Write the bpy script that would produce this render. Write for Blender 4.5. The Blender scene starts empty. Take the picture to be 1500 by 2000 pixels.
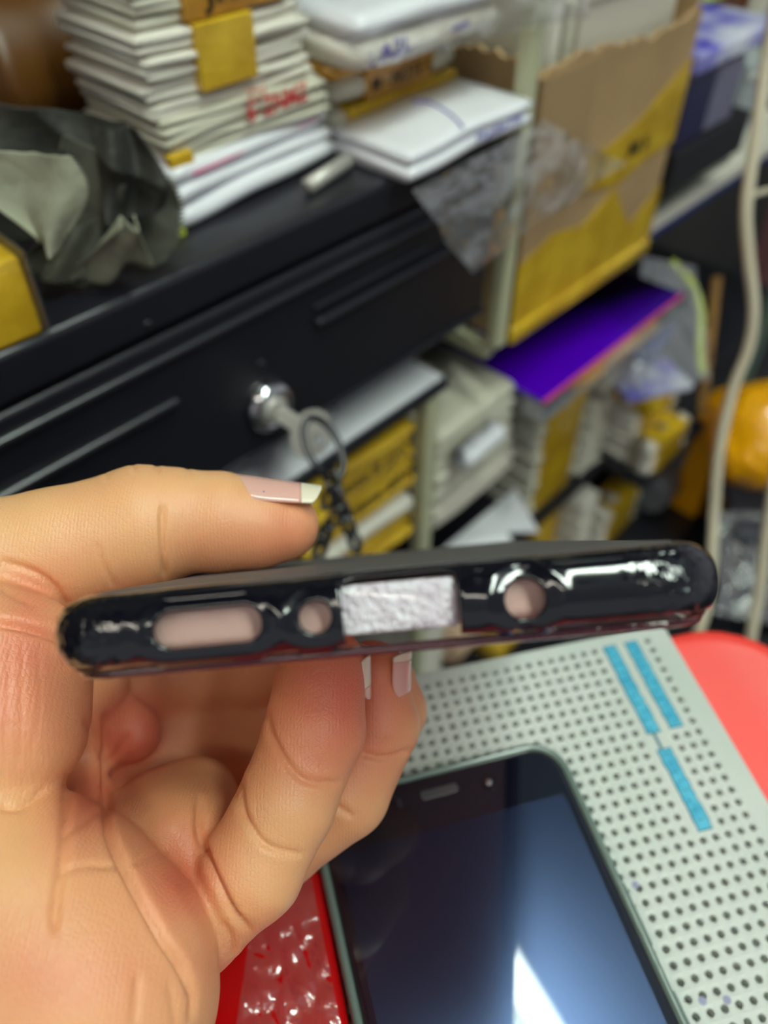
import bpy, bmesh, math, random
import numpy as np
from mathutils import Vector, Matrix, noise
random.seed(4)
sc = bpy.context.scene
COL = sc.collection

# ------------------------------------------------------------------ camera
F = 1580.0; TH = math.radians(45.5); CZ = 0.20
CAM = np.array([0, 0, CZ])
RT = np.array([1.0, 0, 0]); FW = np.array([0, math.cos(TH), -math.sin(TH)]); UP = np.array([0, math.sin(TH), math.cos(TH)])
cam = bpy.data.cameras.new('camera'); camo = bpy.data.objects.new('camera', cam); COL.objects.link(camo)
cam.sensor_fit = 'HORIZONTAL'; cam.sensor_width = 36; cam.lens = F / 1500 * 36
cam.clip_start = 0.005; cam.clip_end = 30
camo.location = (0, 0, CZ); camo.rotation_euler = (math.pi / 2 - TH, 0, 0)
cam.dof.use_dof = True; cam.dof.focus_distance = 0.135; cam.dof.aperture_fstop = cam.lens / 2.6
sc.camera = camo
# ------------------------------------------------------------------ world, lamps, exposure
w = bpy.data.worlds.new('world'); sc.world = w; w.use_nodes = True
w.node_tree.nodes['Background'].inputs[0].default_value = (0.90, 0.94, 1.0, 1)
w.node_tree.nodes['Background'].inputs[1].default_value = 0.34
sc.view_settings.view_transform = 'Standard'; sc.view_settings.look = 'None'
sc.view_settings.exposure = 0.0; sc.view_settings.gamma = 1.0; sc.view_settings.use_curve_mapping = False
LAMP_MAIN = 46.0; FILL_REAR = 22.0

# ------------------------------------------------------------------ frames
AZ = math.radians(43.2)
S = np.array([math.sin(AZ), math.cos(AZ), 0]); B = np.array([-math.cos(AZ), math.sin(AZ), 0]); D = 0.22
def ray(x, y): return RT * ((x - 750) / F) + UP * ((1000 - y) / F) + FW
def dep(x, y, d): return CAM + ray(x, y) * d
def onz(x, y, z):
    d = ray(x, y); return CAM + d * ((z - CZ) / d[2])
def onv(x, y, v):
    d = ray(x, y); p = CAM + d * ((D + v) / (d @ B)); return p @ S, p[2]
def uvz(x, y, z):
    p = onz(x, y, z); return p @ S, p @ B - D
def sh(u, v, z): return S * u + B * (D + v) + np.array([0, 0, z])
SHM = Matrix(((S[0], B[0], 0, B[0] * D), (S[1], B[1], 0, B[1] * D), (0, 0, 1, 0), (0, 0, 0, 1)))
def depv(x, y, v):
    d = ray(x, y); return CAM + d * ((D + v) / (d @ B))
def projx(p):
    q = p - CAM; return 750 + F * (q @ RT) / (q @ FW)

# ------------------------------------------------------------------ materials
def lin(c):
    c = c / 255.0; return c / 12.92 if c <= 0.04045 else ((c + 0.055) / 1.055) ** 2.4
def rgb(r, g, b): return (lin(r), lin(g), lin(b), 1)
def mat(name, col, rough=0.5, metal=0.0, coat=0.0, bump=None, var=None, sss=None, spec=0.5, trans=0.0, alpha=1.0, coatr=0.05):
    m = bpy.data.materials.new(name); m.use_nodes = True; nt = m.node_tree; b = nt.nodes['Principled BSDF']
    b.inputs['Base Color'].default_value = col; b.inputs['Roughness'].default_value = rough; b.inputs['Metallic'].default_value = metal
    b.inputs['Coat Weight'].default_value = coat; b.inputs['Coat Roughness'].default_value = coatr
    b.inputs['Specular IOR Level'].default_value = spec; b.inputs['Transmission Weight'].default_value = trans; b.inputs['Alpha'].default_value = alpha
    tc = nt.nodes.new('ShaderNodeTexCoord')
    if sss:
        b.inputs['Subsurface Weight'].default_value = sss[0]; b.inputs['Subsurface Radius'].default_value = (1, .35, .2); b.inputs['Subsurface Scale'].default_value = sss[1]
    if bump:
        n = nt.nodes.new('ShaderNodeTexNoise'); n.inputs['Scale'].default_value = bump[0]; n.inputs['Detail'].default_value = 4
        bp = nt.nodes.new('ShaderNodeBump'); bp.inputs['Strength'].default_value = bump[1]; bp.inputs['Distance'].default_value = bump[2]
        nt.links.new(tc.outputs['Object'], n.inputs['Vector']); nt.links.new(n.outputs['Fac'], bp.inputs['Height']); nt.links.new(bp.outputs[0], b.inputs['Normal'])
    if var:   # (scale, second colour)
        n = nt.nodes.new('ShaderNodeTexNoise'); n.inputs['Scale'].default_value = var[0]; n.inputs['Detail'].default_value = 3
        r = nt.nodes.new('ShaderNodeValToRGB'); r.color_ramp.elements[0].color = col; r.color_ramp.elements[1].color = var[1]
        r.color_ramp.elements[0].position = .38; r.color_ramp.elements[1].position = .62
        nt.links.new(tc.outputs['Object'], n.inputs['Vector']); nt.links.new(n.outputs['Fac'], r.inputs[0]); nt.links.new(r.outputs[0], b.inputs['Base Color'])
    return m
def film_mat(name, tint, haze, gloss_rough=0.08, bscale=60, bstr=0.6, bdist=0.004, refl=0.35):
    m = bpy.data.materials.new(name); m.use_nodes = True; nt = m.node_tree; nt.nodes.clear()
    o = nt.nodes.new('ShaderNodeOutputMaterial'); t = nt.nodes.new('ShaderNodeBsdfTransparent'); t.inputs[0].default_value = tint
    g = nt.nodes.new('ShaderNodeBsdfGlossy'); g.inputs['Roughness'].default_value = gloss_rough; g.inputs[0].default_value = (1, 1, 1, 1)
    d = nt.nodes.new('ShaderNodeBsdfDiffuse'); d.inputs[0].default_value = (.8, .8, .8, 1)
    m1 = nt.nodes.new('ShaderNodeMixShader'); m1.inputs[0].default_value = haze
    m2 = nt.nodes.new('ShaderNodeMixShader'); lw = nt.nodes.new('ShaderNodeLayerWeight'); lw.inputs[0].default_value = .5
    tc = nt.nodes.new('ShaderNodeTexCoord'); n = nt.nodes.new('ShaderNodeTexNoise'); n.inputs['Scale'].default_value = bscale; n.inputs['Detail'].default_value = 3
    bp = nt.nodes.new('ShaderNodeBump'); bp.inputs['Strength'].default_value = bstr; bp.inputs['Distance'].default_value = bdist
    L = nt.links.new
    L(tc.outputs['Object'], n.inputs['Vector']); L(n.outputs['Fac'], bp.inputs['Height'])
    for q in (g, d, lw): L(bp.outputs[0], q.inputs['Normal'])
    L(t.outputs[0], m1.inputs[1]); L(d.outputs[0], m1.inputs[2]); pw = nt.nodes.new('ShaderNodeMath'); pw.operation = 'POWER'; pw.inputs[1].default_value = 2.2; L(lw.outputs['Facing'], pw.inputs[0]); ml = nt.nodes.new('ShaderNodeMath'); ml.operation = 'MULTIPLY_ADD'; ml.inputs[1].default_value = .55; ml.inputs[2].default_value = .13; L(pw.outputs[0], ml.inputs[0]); L(ml.outputs[0], m2.inputs[0]); L(m1.outputs[0], m2.inputs[1]); L(g.outputs[0], m2.inputs[2]); L(m2.outputs[0], o.inputs[0])
    return m
def emit(name, col, s):
    m = bpy.data.materials.new(name); m.use_nodes = True; nt = m.node_tree; nt.nodes.clear()
    o = nt.nodes.new('ShaderNodeOutputMaterial'); e = nt.nodes.new('ShaderNodeEmission'); e.inputs[0].default_value = col; e.inputs[1].default_value = s
    nt.links.new(e.outputs[0], o.inputs[0]); return m

M = {}
M['black_metal'] = mat('black_metal', (.012, .012, .017, 1), .30, 0, 0, (900, .15, .0003), spec=.6)
M['black_matte'] = mat('black_matte', (.008, .008, .010, 1), .6)
M['umber'] = mat('umber_tape', rgb(92, 56, 10), .4)  # amber tape with the shadow behind the stack put into its colour
M['dark_umber'] = mat('dark_umber', rgb(34, 27, 16), .6)  # brown of the rear box, darkened to stand for shadow
M['cream_metal'] = mat('cream_metal', rgb(196, 196, 160), .45)
M['green_metal'] = mat('green_metal', rgb(110, 130, 115), .5)
M['tape'] = mat('yellow_tape', rgb(226, 186, 42), .25, 0, .5, (90, .4, .002), (40, rgb(200, 158, 28)))
M['tape_dark'] = mat('amber_tape', rgb(200, 145, 25), .3, 0, .4, (90, .4, .002), (40, rgb(170, 115, 18)))
M['paper'] = mat('white_paper', rgb(226, 220, 205), .6, 0, 0, (60, .3, .001))
M['paper_cool'] = mat('cool_white_paper', rgb(236, 236, 240), .35, 0, .2, (50, .3, .001))
M['paper_grey'] = mat('greyish_paper', rgb(206, 202, 182), .6, 0, 0, (60, .3, .001))
M['paper_warm'] = mat('warm_paper', rgb(214, 206, 190), .6)
M['cardboard'] = mat('cardboard', rgb(184, 152, 108), .8, 0, 0, (180, .3, .001), (18, rgb(170, 138, 98)))
M['kraft'] = mat('kraft_paper', rgb(170, 125, 65), .8, 0, 0, None, (80, rgb(140, 100, 50)))
M['ink_red'] = mat('red_ink', rgb(215, 60, 65), .6)
M['ink_blue'] = mat('blue_ink', rgb(70, 50, 180), .6)
M['ink_black'] = mat('black_ink', rgb(35, 28, 10), .6)
M['film'] = film_mat('clear_film', (.96, .96, .97, 1), .16, gloss_rough=.10, bscale=60, bstr=1.0, bdist=.008)
M['film_soft'] = film_mat('soft_film', (.97, .97, .98, 1), .06, bscale=30, bstr=.3)
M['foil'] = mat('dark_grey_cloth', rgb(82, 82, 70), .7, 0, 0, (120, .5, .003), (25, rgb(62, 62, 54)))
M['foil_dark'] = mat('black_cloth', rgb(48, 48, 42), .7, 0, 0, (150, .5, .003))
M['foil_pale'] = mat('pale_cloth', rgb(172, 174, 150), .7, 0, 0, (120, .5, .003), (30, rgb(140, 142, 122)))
M['chrome'] = mat('chrome', (.75, .75, .76, 1), .12, 1)
M['nickel'] = mat('nickel', (.62, .60, .54, 1), .5, .6)
M['black_gloss'] = mat('black_gloss', (.006, .006, .009, 1), .12, 0, .8)
M['navy'] = mat('navy_box', rgb(38, 38, 78), .3, 0, .3)
M['blueprint'] = mat('blue_white_print', rgb(90, 80, 210), .3, 0, .4, None, (30, rgb(235, 235, 250)))
M['blue'] = mat('blue_plastic', rgb(15, 60, 150), .3, 0, .4)
M['teal'] = mat('teal_paper', rgb(40, 150, 195), .4)
M['brown'] = mat('brown_card', rgb(120, 62, 20), .5)
M['lime'] = mat('lime_plastic', rgb(200, 215, 20), .35, 0, .3)
M['translucent'] = mat('milky_plastic', rgb(190, 196, 196), .3, 0, .3)
M['board'] = mat('grey_board', rgb(205, 208, 202), .45, 0, 0, (300, .15, .0003), (25, rgb(196, 202, 194)))
M['cyan'] = mat('cyan_print', rgb(60, 165, 200), .4, 0, 0, None, (300, rgb(85, 185, 215)))
M['cyan_line'] = mat('dark_cyan_line', rgb(45, 110, 130), .5)
M['red'] = mat('red_plastic', rgb(255, 70, 60), .42, 0, .0, sss=(.25, .004))
M['darkred'] = mat('glossy_red', rgb(190, 10, 14), .10, 0, .6, (40, .5, .002))
M['orange_bag'] = mat('orange_bag', rgb(252, 175, 0), .3, 0, .3, (25, .4, .004))
M['cable'] = mat('cream_cable', rgb(200, 188, 165), .5)
M['foam'] = mat('pink_foam', rgb(205, 168, 158), .5, 0, 0, (300, .4, .0006), None)
M['bubble'] = mat('lilac_white_bubble_film', rgb(225, 212, 222), .22, 0, .5, (900, 1.0, .0014), (420, rgb(240, 236, 242)), spec=.8)
M['glass'] = mat('black_screen_glass', (.006, .007, .013, 1), .03, 0, 1.0, None, spec=.7, coatr=.02)
M['display'] = mat('dark_display', (.006, .008, .020, 1), .24, 0, 1.0, spec=1.0, coatr=.02)
for _m in (M['display'], M['glass']): _m.node_tree.nodes['Principled BSDF'].inputs['Coat Tint'].default_value = (.75, .85, 1, 1)
M['display'].node_tree.nodes['Principled BSDF'].inputs['Specular Tint'].default_value = (.45, .6, 1, 1)
M['phone_rim'] = mat('grey_green_rim', rgb(105, 122, 115), .2, 0, .5)
M['phone_side'] = mat('dark_side', rgb(30, 30, 36), .2, 0, .5)
M['table'] = mat('dark_table', (.02, .02, .024, 1), .4)
M['wall'] = mat('dim_wall', (.05, .045, .04, 1), .8, 0, 0, None, (3, (.03, .028, .025, 1)))
M['floor'] = mat('dark_floor', (.035, .033, .034, 1), .5, 0, 0, None, (9, (.02, .02, .022, 1)))

# glossy black case material with rough, dimpled corners
def case_mat():
    m = mat('case_black', (.004, .004, .008, 1), .13, 0, .55, spec=.6, coatr=.06)
    nt = m.node_tree; b = nt.nodes['Principled BSDF']
    at = nt.nodes.new('ShaderNodeAttribute'); at.attribute_name = 'corner'
    tc = nt.nodes.new('ShaderNodeTexCoord'); n = nt.nodes.new('ShaderNodeTexNoise'); n.inputs['Scale'].default_value = 650; n.inputs['Detail'].default_value = 2
    mu = nt.nodes.new('ShaderNodeMath'); mu.operation = 'MULTIPLY'
    n2 = nt.nodes.new('ShaderNodeTexNoise'); n2.inputs['Scale'].default_value = 90
    ma = nt.nodes.new('ShaderNodeMath'); ma.operation = 'MULTIPLY_ADD'; ma.inputs[1].default_value = .10
    bp = nt.nodes.new('ShaderNodeBump'); bp.inputs['Strength'].default_value = .6; bp.inputs['Distance'].default_value = .0008
    L = nt.links.new
    L(tc.outputs['Object'], n.inputs['Vector']); L(tc.outputs['Object'], n2.inputs['Vector']); L(n.outputs['Fac'], mu.inputs[0]); L(at.outputs['Fac'], mu.inputs[1])
    L(n2.outputs['Fac'], ma.inputs[0]); L(mu.outputs[0], ma.inputs[2]); L(ma.outputs[0], bp.inputs['Height'])
    L(bp.outputs[0], b.inputs['Normal']); L(bp.outputs[0], b.inputs['Coat Normal'])
    return m
M['case'] = case_mat()
M['case_lip'] = mat('plum_clear_lip', (.05, .004, .012, 1), .08, 0, 1.0, (200, .3, .001))
def skin_mat():
    m = bpy.data.materials.new('skin'); m.use_nodes = True; nt = m.node_tree; b = nt.nodes['Principled BSDF']; L = nt.links.new
    at = nt.nodes.new('ShaderNodeAttribute'); at.attribute_name = 'tone'
    sp = nt.nodes.new('ShaderNodeSeparateColor'); L(at.outputs['Color'], sp.inputs[0])
    tc = nt.nodes.new('ShaderNodeTexCoord')
    n = nt.nodes.new('ShaderNodeTexNoise'); n.inputs['Scale'].default_value = 55; n.inputs['Detail'].default_value = 5; L(tc.outputs['Object'], n.inputs['Vector'])
    ma = nt.nodes.new('ShaderNodeMath'); ma.operation = 'MULTIPLY_ADD'; ma.inputs[1].default_value = .7; ma.inputs[2].default_value = -.35; L(n.outputs['Fac'], ma.inputs[0])
    ad = nt.nodes.new('ShaderNodeMath'); ad.operation = 'ADD'; ad.use_clamp = True; L(ma.outputs[0], ad.inputs[0]); L(sp.outputs[0], ad.inputs[1])
    r = nt.nodes.new('ShaderNodeValToRGB'); r.color_ramp.elements[0].color = rgb(236, 180, 128); r.color_ramp.elements[1].color = rgb(220, 118, 92)
    L(ad.outputs[0], r.inputs[0]); L(r.outputs[0], b.inputs['Base Color'])
    b.inputs['Roughness'].default_value = .42; b.inputs['Subsurface Weight'].default_value = .22; b.inputs['Subsurface Radius'].default_value = (1, .35, .18); b.inputs['Subsurface Scale'].default_value = .0035
    # fine skin relief: small cells plus ridges
    v = nt.nodes.new('ShaderNodeTexVoronoi'); v.feature = 'DISTANCE_TO_EDGE'; v.inputs['Scale'].default_value = 1100; L(tc.outputs['Object'], v.inputs['Vector'])
    mm = nt.nodes.new('ShaderNodeMath'); mm.operation = 'MINIMUM'; mm.inputs[1].default_value = .18; L(v.outputs['Distance'], mm.inputs[0])
    wv = nt.nodes.new('ShaderNodeTexWave'); wv.inputs['Scale'].default_value = 520; wv.inputs['Distortion'].default_value = 9; wv.inputs['Detail'].default_value = 2; wv.inputs['Detail Scale'].default_value = .12
    L(tc.outputs['Object'], wv.inputs['Vector'])
    m3 = nt.nodes.new('ShaderNodeMath'); m3.operation = 'MULTIPLY_ADD'; m3.inputs[1].default_value = .12; L(wv.outputs['Fac'], m3.inputs[0]); L(mm.outputs[0], m3.inputs[2])
    bp = nt.nodes.new('ShaderNodeBump'); bp.inputs['Strength'].default_value = .45; bp.inputs['Distance'].default_value = .0004; L(m3.outputs[0], bp.inputs['Height']); L(bp.outputs[0], b.inputs['Normal'])
    return m
M['skin'] = skin_mat()
M['nail'] = mat('nail', rgb(232, 178, 165), .25, 0, .4, sss=(.2, .002))
M['nail_tip'] = mat('nail_tip', rgb(232, 222, 198), .35, 0, .2)
def purple_mat():  # falloff of the glossy reflection painted in, violet to near black
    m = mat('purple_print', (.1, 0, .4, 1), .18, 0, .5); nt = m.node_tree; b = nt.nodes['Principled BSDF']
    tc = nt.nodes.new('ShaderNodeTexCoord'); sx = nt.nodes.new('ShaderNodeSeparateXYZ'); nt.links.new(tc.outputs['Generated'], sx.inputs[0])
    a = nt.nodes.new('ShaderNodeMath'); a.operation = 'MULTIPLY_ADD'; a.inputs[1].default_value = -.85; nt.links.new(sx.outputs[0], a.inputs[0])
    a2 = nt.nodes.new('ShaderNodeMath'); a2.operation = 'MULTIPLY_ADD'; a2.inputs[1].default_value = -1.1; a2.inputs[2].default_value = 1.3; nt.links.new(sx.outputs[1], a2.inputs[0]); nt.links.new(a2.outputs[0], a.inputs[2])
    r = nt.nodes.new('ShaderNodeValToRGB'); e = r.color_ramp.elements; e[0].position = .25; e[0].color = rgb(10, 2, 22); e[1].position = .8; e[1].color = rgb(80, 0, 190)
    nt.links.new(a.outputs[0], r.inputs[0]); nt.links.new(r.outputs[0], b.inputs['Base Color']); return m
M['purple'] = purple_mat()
M['pink'] = mat('pink_edge', rgb(225, 70, 140), .35, 0, .3)

# ------------------------------------------------------------------ object helpers
def tag(o, label=None, cat=None, group=None, kind=None):
    if label: o['label'] = label
    if cat: o['category'] = cat
    if group: o['group'] = group
    if kind: o['kind'] = kind
    return o
def obj(name, bm, m, parent=None, smooth=False):
    me = bpy.data.meshes.new(name)
    if isinstance(bm, tuple): me.from_pydata(bm[0], [], bm[1])
    else:
        bm.normal_update(); bm.to_mesh(me); bm.free()
    me.materials.append(M[m] if isinstance(m, str) else m)
    if smooth: me.polygons.foreach_set('use_smooth', [True] * len(me.polygons))
    o = bpy.data.objects.new(name, me); COL.objects.link(o)
    if parent: o.parent = parent
    return o
def thing(name, label, cat, M4=None, group=None):
    o = bpy.data.objects.new(name, None); COL.objects.link(o); o.empty_display_size = .01
    if M4 is not None: o.matrix_world = M4
    return tag(o, label, cat, group)
def box(bm, x0, x1, y0, y1, z0, z1, bev=0.0, seg=2, mtx=None):
    r = bmesh.ops.create_cube(bm, size=1.0); vs = r['verts']
    for v in vs: v.co = Vector(((x0 + x1) / 2 + v.co.x * (x1 - x0), (y0 + y1) / 2 + v.co.y * (y1 - y0), (z0 + z1) / 2 + v.co.z * (z1 - z0)))
    if bev > 0:
        es = list({e for v in vs for e in v.link_edges})
        q = bmesh.ops.bevel(bm, geom=es, offset=bev, segments=seg, profile=.5, affect='EDGES'); vs = list({v for f in q['faces'] for v in f.verts} | {v for v in vs if v.is_valid})
    if mtx is not None:
        for v in vs: v.co = mtx @ v.co
    return vs
def B1(*a, **k):
    bm = bmesh.new(); box(bm, *a, **k); return bm
def tube(bm, pts, r, n=10, closed=False):
    pts = [Vector(p) for p in pts]; N = len(pts); rings = []
    up = Vector((0.13, 0.21, 1)).normalized()
    for i, p in enumerate(pts):
        t = (pts[(i + 1) % N] - pts[i - 1]) if closed else (pts[min(i + 1, N - 1)] - pts[max(i - 1, 0)])
        t.normalize(); a = t.cross(up)
        if a.length < 1e-3: a = t.cross(Vector((1, 0, 0)))
        a.normalize(); b = t.cross(a); up = -b if b.dot(up) < 0 else b
        rr = r[i] if isinstance(r, (list, tuple)) else r
        rings.append([bm.verts.new(p + (a * math.cos(2 * math.pi * k / n) + b * math.sin(2 * math.pi * k / n)) * rr) for k in range(n)])
        a0 = a
    for i in range(N if closed else N - 1):
        A, C = rings[i], rings[(i + 1) % N]; off = 0
        if closed and i == N - 1:
            off = min(range(n), key=lambda q: (A[0].co - C[q].co).length)
        for k in range(n): bm.faces.new((A[k], A[(k + 1) % n], C[(k + 1 + off) % n], C[(k + off) % n]))
    if not closed:
        bm.faces.new(rings[0][::-1]); bm.faces.new(rings[-1])
    bmesh.ops.recalc_face_normals(bm, faces=bm.faces[:])
def smooth_path(P, k=8):
    P = [Vector(p) for p in P]; out = []
    for i in range(len(P) - 1):
        p0 = P[max(i - 1, 0)]; p1 = P[i]; p2 = P[i + 1]; p3 = P[min(i + 2, len(P) - 1)]
        for j in range(k):
            t = j / k; out.append(.5 * ((2 * p1) + (p2 - p0) * t + (2 * p0 - 5 * p1 + 4 * p2 - p3) * t * t + (3 * p1 - p0 - 3 * p2 + p3) * t ** 3))
    out.append(P[-1]); return out
def lathe(bm, prof, n=40, mtx=None):
    rings = []
    for (r, z) in prof:
        rings.append([bm.verts.new((r * math.cos(2 * math.pi * k / n), r * math.sin(2 * math.pi * k / n), z)) for k in range(n)])
    for a, b in zip(rings, rings[1:]):
        for k in range(n): bm.faces.new((a[k], a[(k + 1) % n], b[(k + 1) % n], b[k]))
    bm.faces.new(rings[0][::-1]); bm.faces.new(rings[-1])
    if mtx is not None: bm.transform(mtx)
    bmesh.ops.recalc_face_normals(bm, faces=bm.faces[:])
def text_mesh(name, s, size, m, parent, M4, squeeze=1.0):
    c = bpy.data.curves.new(name, 'FONT'); c.body = s; c.size = size; c.extrude = .00015; c.offset = size * .012; c.resolution_u = 3
    o = bpy.data.objects.new(name, c); me = bpy.data.meshes.new_from_object(o); bpy.data.objects.remove(o)
    me.transform(Matrix.Diagonal((squeeze, 1, 1, 1)).to_4x4()); me.materials.clear(); me.materials.append(M[m] if isinstance(m, str) else m)
    t = bpy.data.objects.new(name, me); COL.objects.link(t); t.parent = parent; t.matrix_local = M4; return t
def face_text(name, s, size, m, parent, u, z, v=-.0006, tilt=0.0, squeeze=1.0, flip=False):
    R = Matrix.Rotation(math.pi / 2, 4, 'X')
    if flip: R = R @ Matrix.Rotation(math.pi, 4, 'Z')
    return text_mesh(name, s, size, m, parent, Matrix.Translation((u, v, z)) @ R @ Matrix.Rotation(tilt, 4, 'Z'), squeeze)
# front-face box from its photographed corners: left-bottom corner, right end, top; standing at depth v behind the shelf front
def fgeo(x0, y0, x1, yt, v):
    u0, z0 = onv(x0, y0, v); _, z1 = onv(x0, yt, v); a, b = u0, u0 + 3.0
    for _ in range(50):
        c = (a + b) / 2
        if projx(sh(c, v, z0)) < x1: a = c
        else: b = c
    return u0, a, z0, z1
def shthing(name, label, cat, u, v, z, group=None, rz=0.0):
    return thing(name, label, cat, SHM @ Matrix.Translation((u, v, z)) @ Matrix.Rotation(rz, 4, 'Z'), group)

# ------------------------------------------------------------------ the setting
def struct(o): return tag(o, kind='structure')
struct(obj('floor', B1(-2.5, 3, -2.5, 3, -.80, -.78), 'floor'))
wb = B1(-2.0, 2.8, .40, .43, -.78, 1.6); o = obj('wall_back', wb, 'wall'); o.matrix_world = SHM; struct(o)
struct(obj('ceiling', B1(-2.5, 3, -2.5, 3, 1.60, 1.62), mat('ceiling_paint', (.75, .80, .86, 1), .8)))

bm = bmesh.new(); pts = [(-1.2, -.6), (.285, -.6), (.197, .324), (.150, .80), (.10, .85), (-.034, .850), (-1.05, -.24)]
a = [bm.verts.new((x, y, 1.32)) for x, y in pts]; f_ = bm.faces.new(a); g_ = bmesh.ops.extrude_face_region(bm, geom=[f_])
for v in g_['geom']:
    if isinstance(v, bmesh.types.BMVert): v.co.z = 1.345
bmesh.ops.recalc_face_normals(bm, faces=bm.faces[:]); ov = obj('loft_board', bm, 'black_matte')  # unseen board added to darken the left of the phone screen's reflection
for (x, y) in ((-1.0, -.5), (.0, .78), (.15, -.5), (-.5, .2)): obj('hanger', B1(x - .01, x + .01, y - .01, y + .01, 1.345, 1.5995), 'cream_metal', ov)
tag(ov, 'dark loft board hung under the ceiling over the worktable', 'board')
# fluorescent tube lamp under the ceiling, plus an added rear fill tube
def tube_lamp(name, label, p, d, L, strength, col=(.86, 1.0, .93, 1), offs=(0,)):
    p = Vector(p); d = Vector(d).normalized(); x = d; z = Vector((0, 0, 1)); y = z.cross(x)
    m4 = Matrix(((x.x, y.x, 0, p.x), (x.y, y.y, 0, p.y), (0, 0, 1, p.z), (0, 0, 0, 1)))
    t = thing(name, label, 'lamp', m4)
    em = emit(name + '_glow', col, strength)
    for q in offs: bm = bmesh.new(); tube(bm, [(0, q, 0), (L, q, 0)], .019, 16); obj('tube', bm, em, t, True)
    obj('housing', B1(-.03, L + .03, -.035 + min(offs), .035, .03, .075, .005), 'cream_metal', t)
    for xx in (-.02, L): obj('socket', B1(xx, xx + .02, -.012 + min(offs), .012, -.02, .03, .003), 'paper', t)
    obj('stem', B1(L / 2 - .01, L / 2 + .01, -.01, .01, .075, 1.318 - p.z), 'cream_metal', t)
tube_lamp('tube_lamp', 'white twin tube fluorescent lamp hanging over the worktable', (.167, .428, 1.2), (.48, -.88, 0), 1.2, LAMP_MAIN, offs=(0, -.06))
tube_lamp('tube_lamp', 'warm single tube fluorescent lamp hanging behind the photographer', (-.95, -.35, 1.15), (.9, -.35, 0), 1.2, FILL_REAR, (1.0, .93, .84, 1))  # unseen tube added to fill the palm from behind the camera

# ------------------------------------------------------------------ black drawer cabinet
cab = shthing('drawer_cabinet', 'black metal drawer cabinet with lock, paper stacks on top', 'cabinet', 0, 0, 0)
bm = bmesh.new(); box(bm, -.35, .317, 0, .26, .045, .062, .0026, 4); obj('top_slab', bm, 'black_metal', cab)
bm = bmesh.new()
box(bm, -.35, .317, .010, .25, -.0335, .045); obj('body', bm, 'black_matte', cab)
dr = obj('drawer', B1(-.33, .312, .0005, .012, -.033, .0425, .0022, 4), 'black_metal', cab)
bm = bmesh.new(); box(bm, -.33, .312, -.0022, .0015, .0325, .0362, .0016, 4); obj('front_ridge', bm, 'black_metal', dr)
for (ua, ub) in ((-.2, .1225), (.192, .30)):
    bm = bmesh.new(); box(bm, ua, ub, -.0030, .0012, .0138, .0178, .0018, 4); obj('embossed_rib', bm, 'black_metal', dr)
bm = bmesh.new(); box(bm, .192, .262, -.0018, .0012, .022, .0245, .001, 3); obj('embossed_rib', bm, 'black_metal', dr)
bm = bmesh.new(); box(bm, -.33, .312, -.0012, .001, -.032, -.0295, .0008); obj('bottom_ridge', bm, 'black_metal', dr)
# lock
uL, zL = onv(523, 792, 0.0)
fm = SHM @ Matrix.Translation((uL, 0, zL)) @ Matrix.Rotation(math.pi / 2, 4, 'X')
lock = obj('lock', (lambda b: (lathe(b, [(.0115, -.001), (.0115, .0016), (.0108, .0036), (.0090, .0052), (.0070, .0050), (.0064, .0036), (.0001, .0036)], 40), b)[1])(bmesh.new()), 'chrome', cab, True)
lock.matrix_world = fm
bm = bmesh.new(); lathe(bm, [(.0062, .0026), (.0062, .0054), (.0055, .0061), (.0001, .0061)], 32); plug = obj('plug', bm, 'nickel', cab, True); plug.matrix_world = fm
# key in the lock
key = thing('key', 'silver key turned in the cabinet lock', 'key', fm)
kt = -math.radians(10)
bm = bmesh.new(); box(bm, -.0012, .0012, -.0035, .0035, .0045, .0150, .0005); obj('key_blade', bm, 'nickel', key)
bm = bmesh.new()
# bow: flattened rounded ring plate, hole near its outer edge
n = 40; prev = None; rows = []
for k in range(n):
    a = 2 * math.pi * k / n
    ox, oz = .0108 * math.cos(a), .0225 + .0085 * math.sin(a); ix, iz = .0028 * math.cos(a), .0268 + .0022 * math.sin(a)
    rows.append([bm.verts.new((t, x, z)) for (t, x, z) in ((-.0010, ox, oz), (.0010, ox, oz), (.0010, ix, iz), (-.0010, ix, iz))])
for k in range(n):
    A, C = rows[k], rows[(k + 1) % n]
    for j in range(4): bm.faces.new((A[j], A[(j + 1) % 4], C[(j + 1) % 4], C[j]))
bmesh.ops.recalc_face_normals(bm, faces=bm.faces[:])
obj('key_bow', bm, 'nickel', key)
key.matrix_world = fm @ Matrix.Rotation(math.radians(-35), 4, 'Z') @ Matrix.Rotation(math.radians(18), 4, 'Y') @ Matrix.Rotation(math.radians(6), 4, 'X')
bm = bmesh.new()
rc = dep(632, 875, .318); n = 36
ring = [Vector(rc) + Vector(RT) * (.0062 * math.cos(a) + .0045 * math.sin(a)) + Vector(UP) * (-.0118 * math.sin(a) + .001 * math.cos(a)) + Vector(FW) * .003 * math.cos(a) for a in [2 * math.pi * k / n for k in range(n)]]
tube(bm, ring, .0015, 8, True); tag(obj('key_ring', bm, 'black_gloss', None, True), 'dark split key ring hanging from the silver key', 'key ring')
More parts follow.
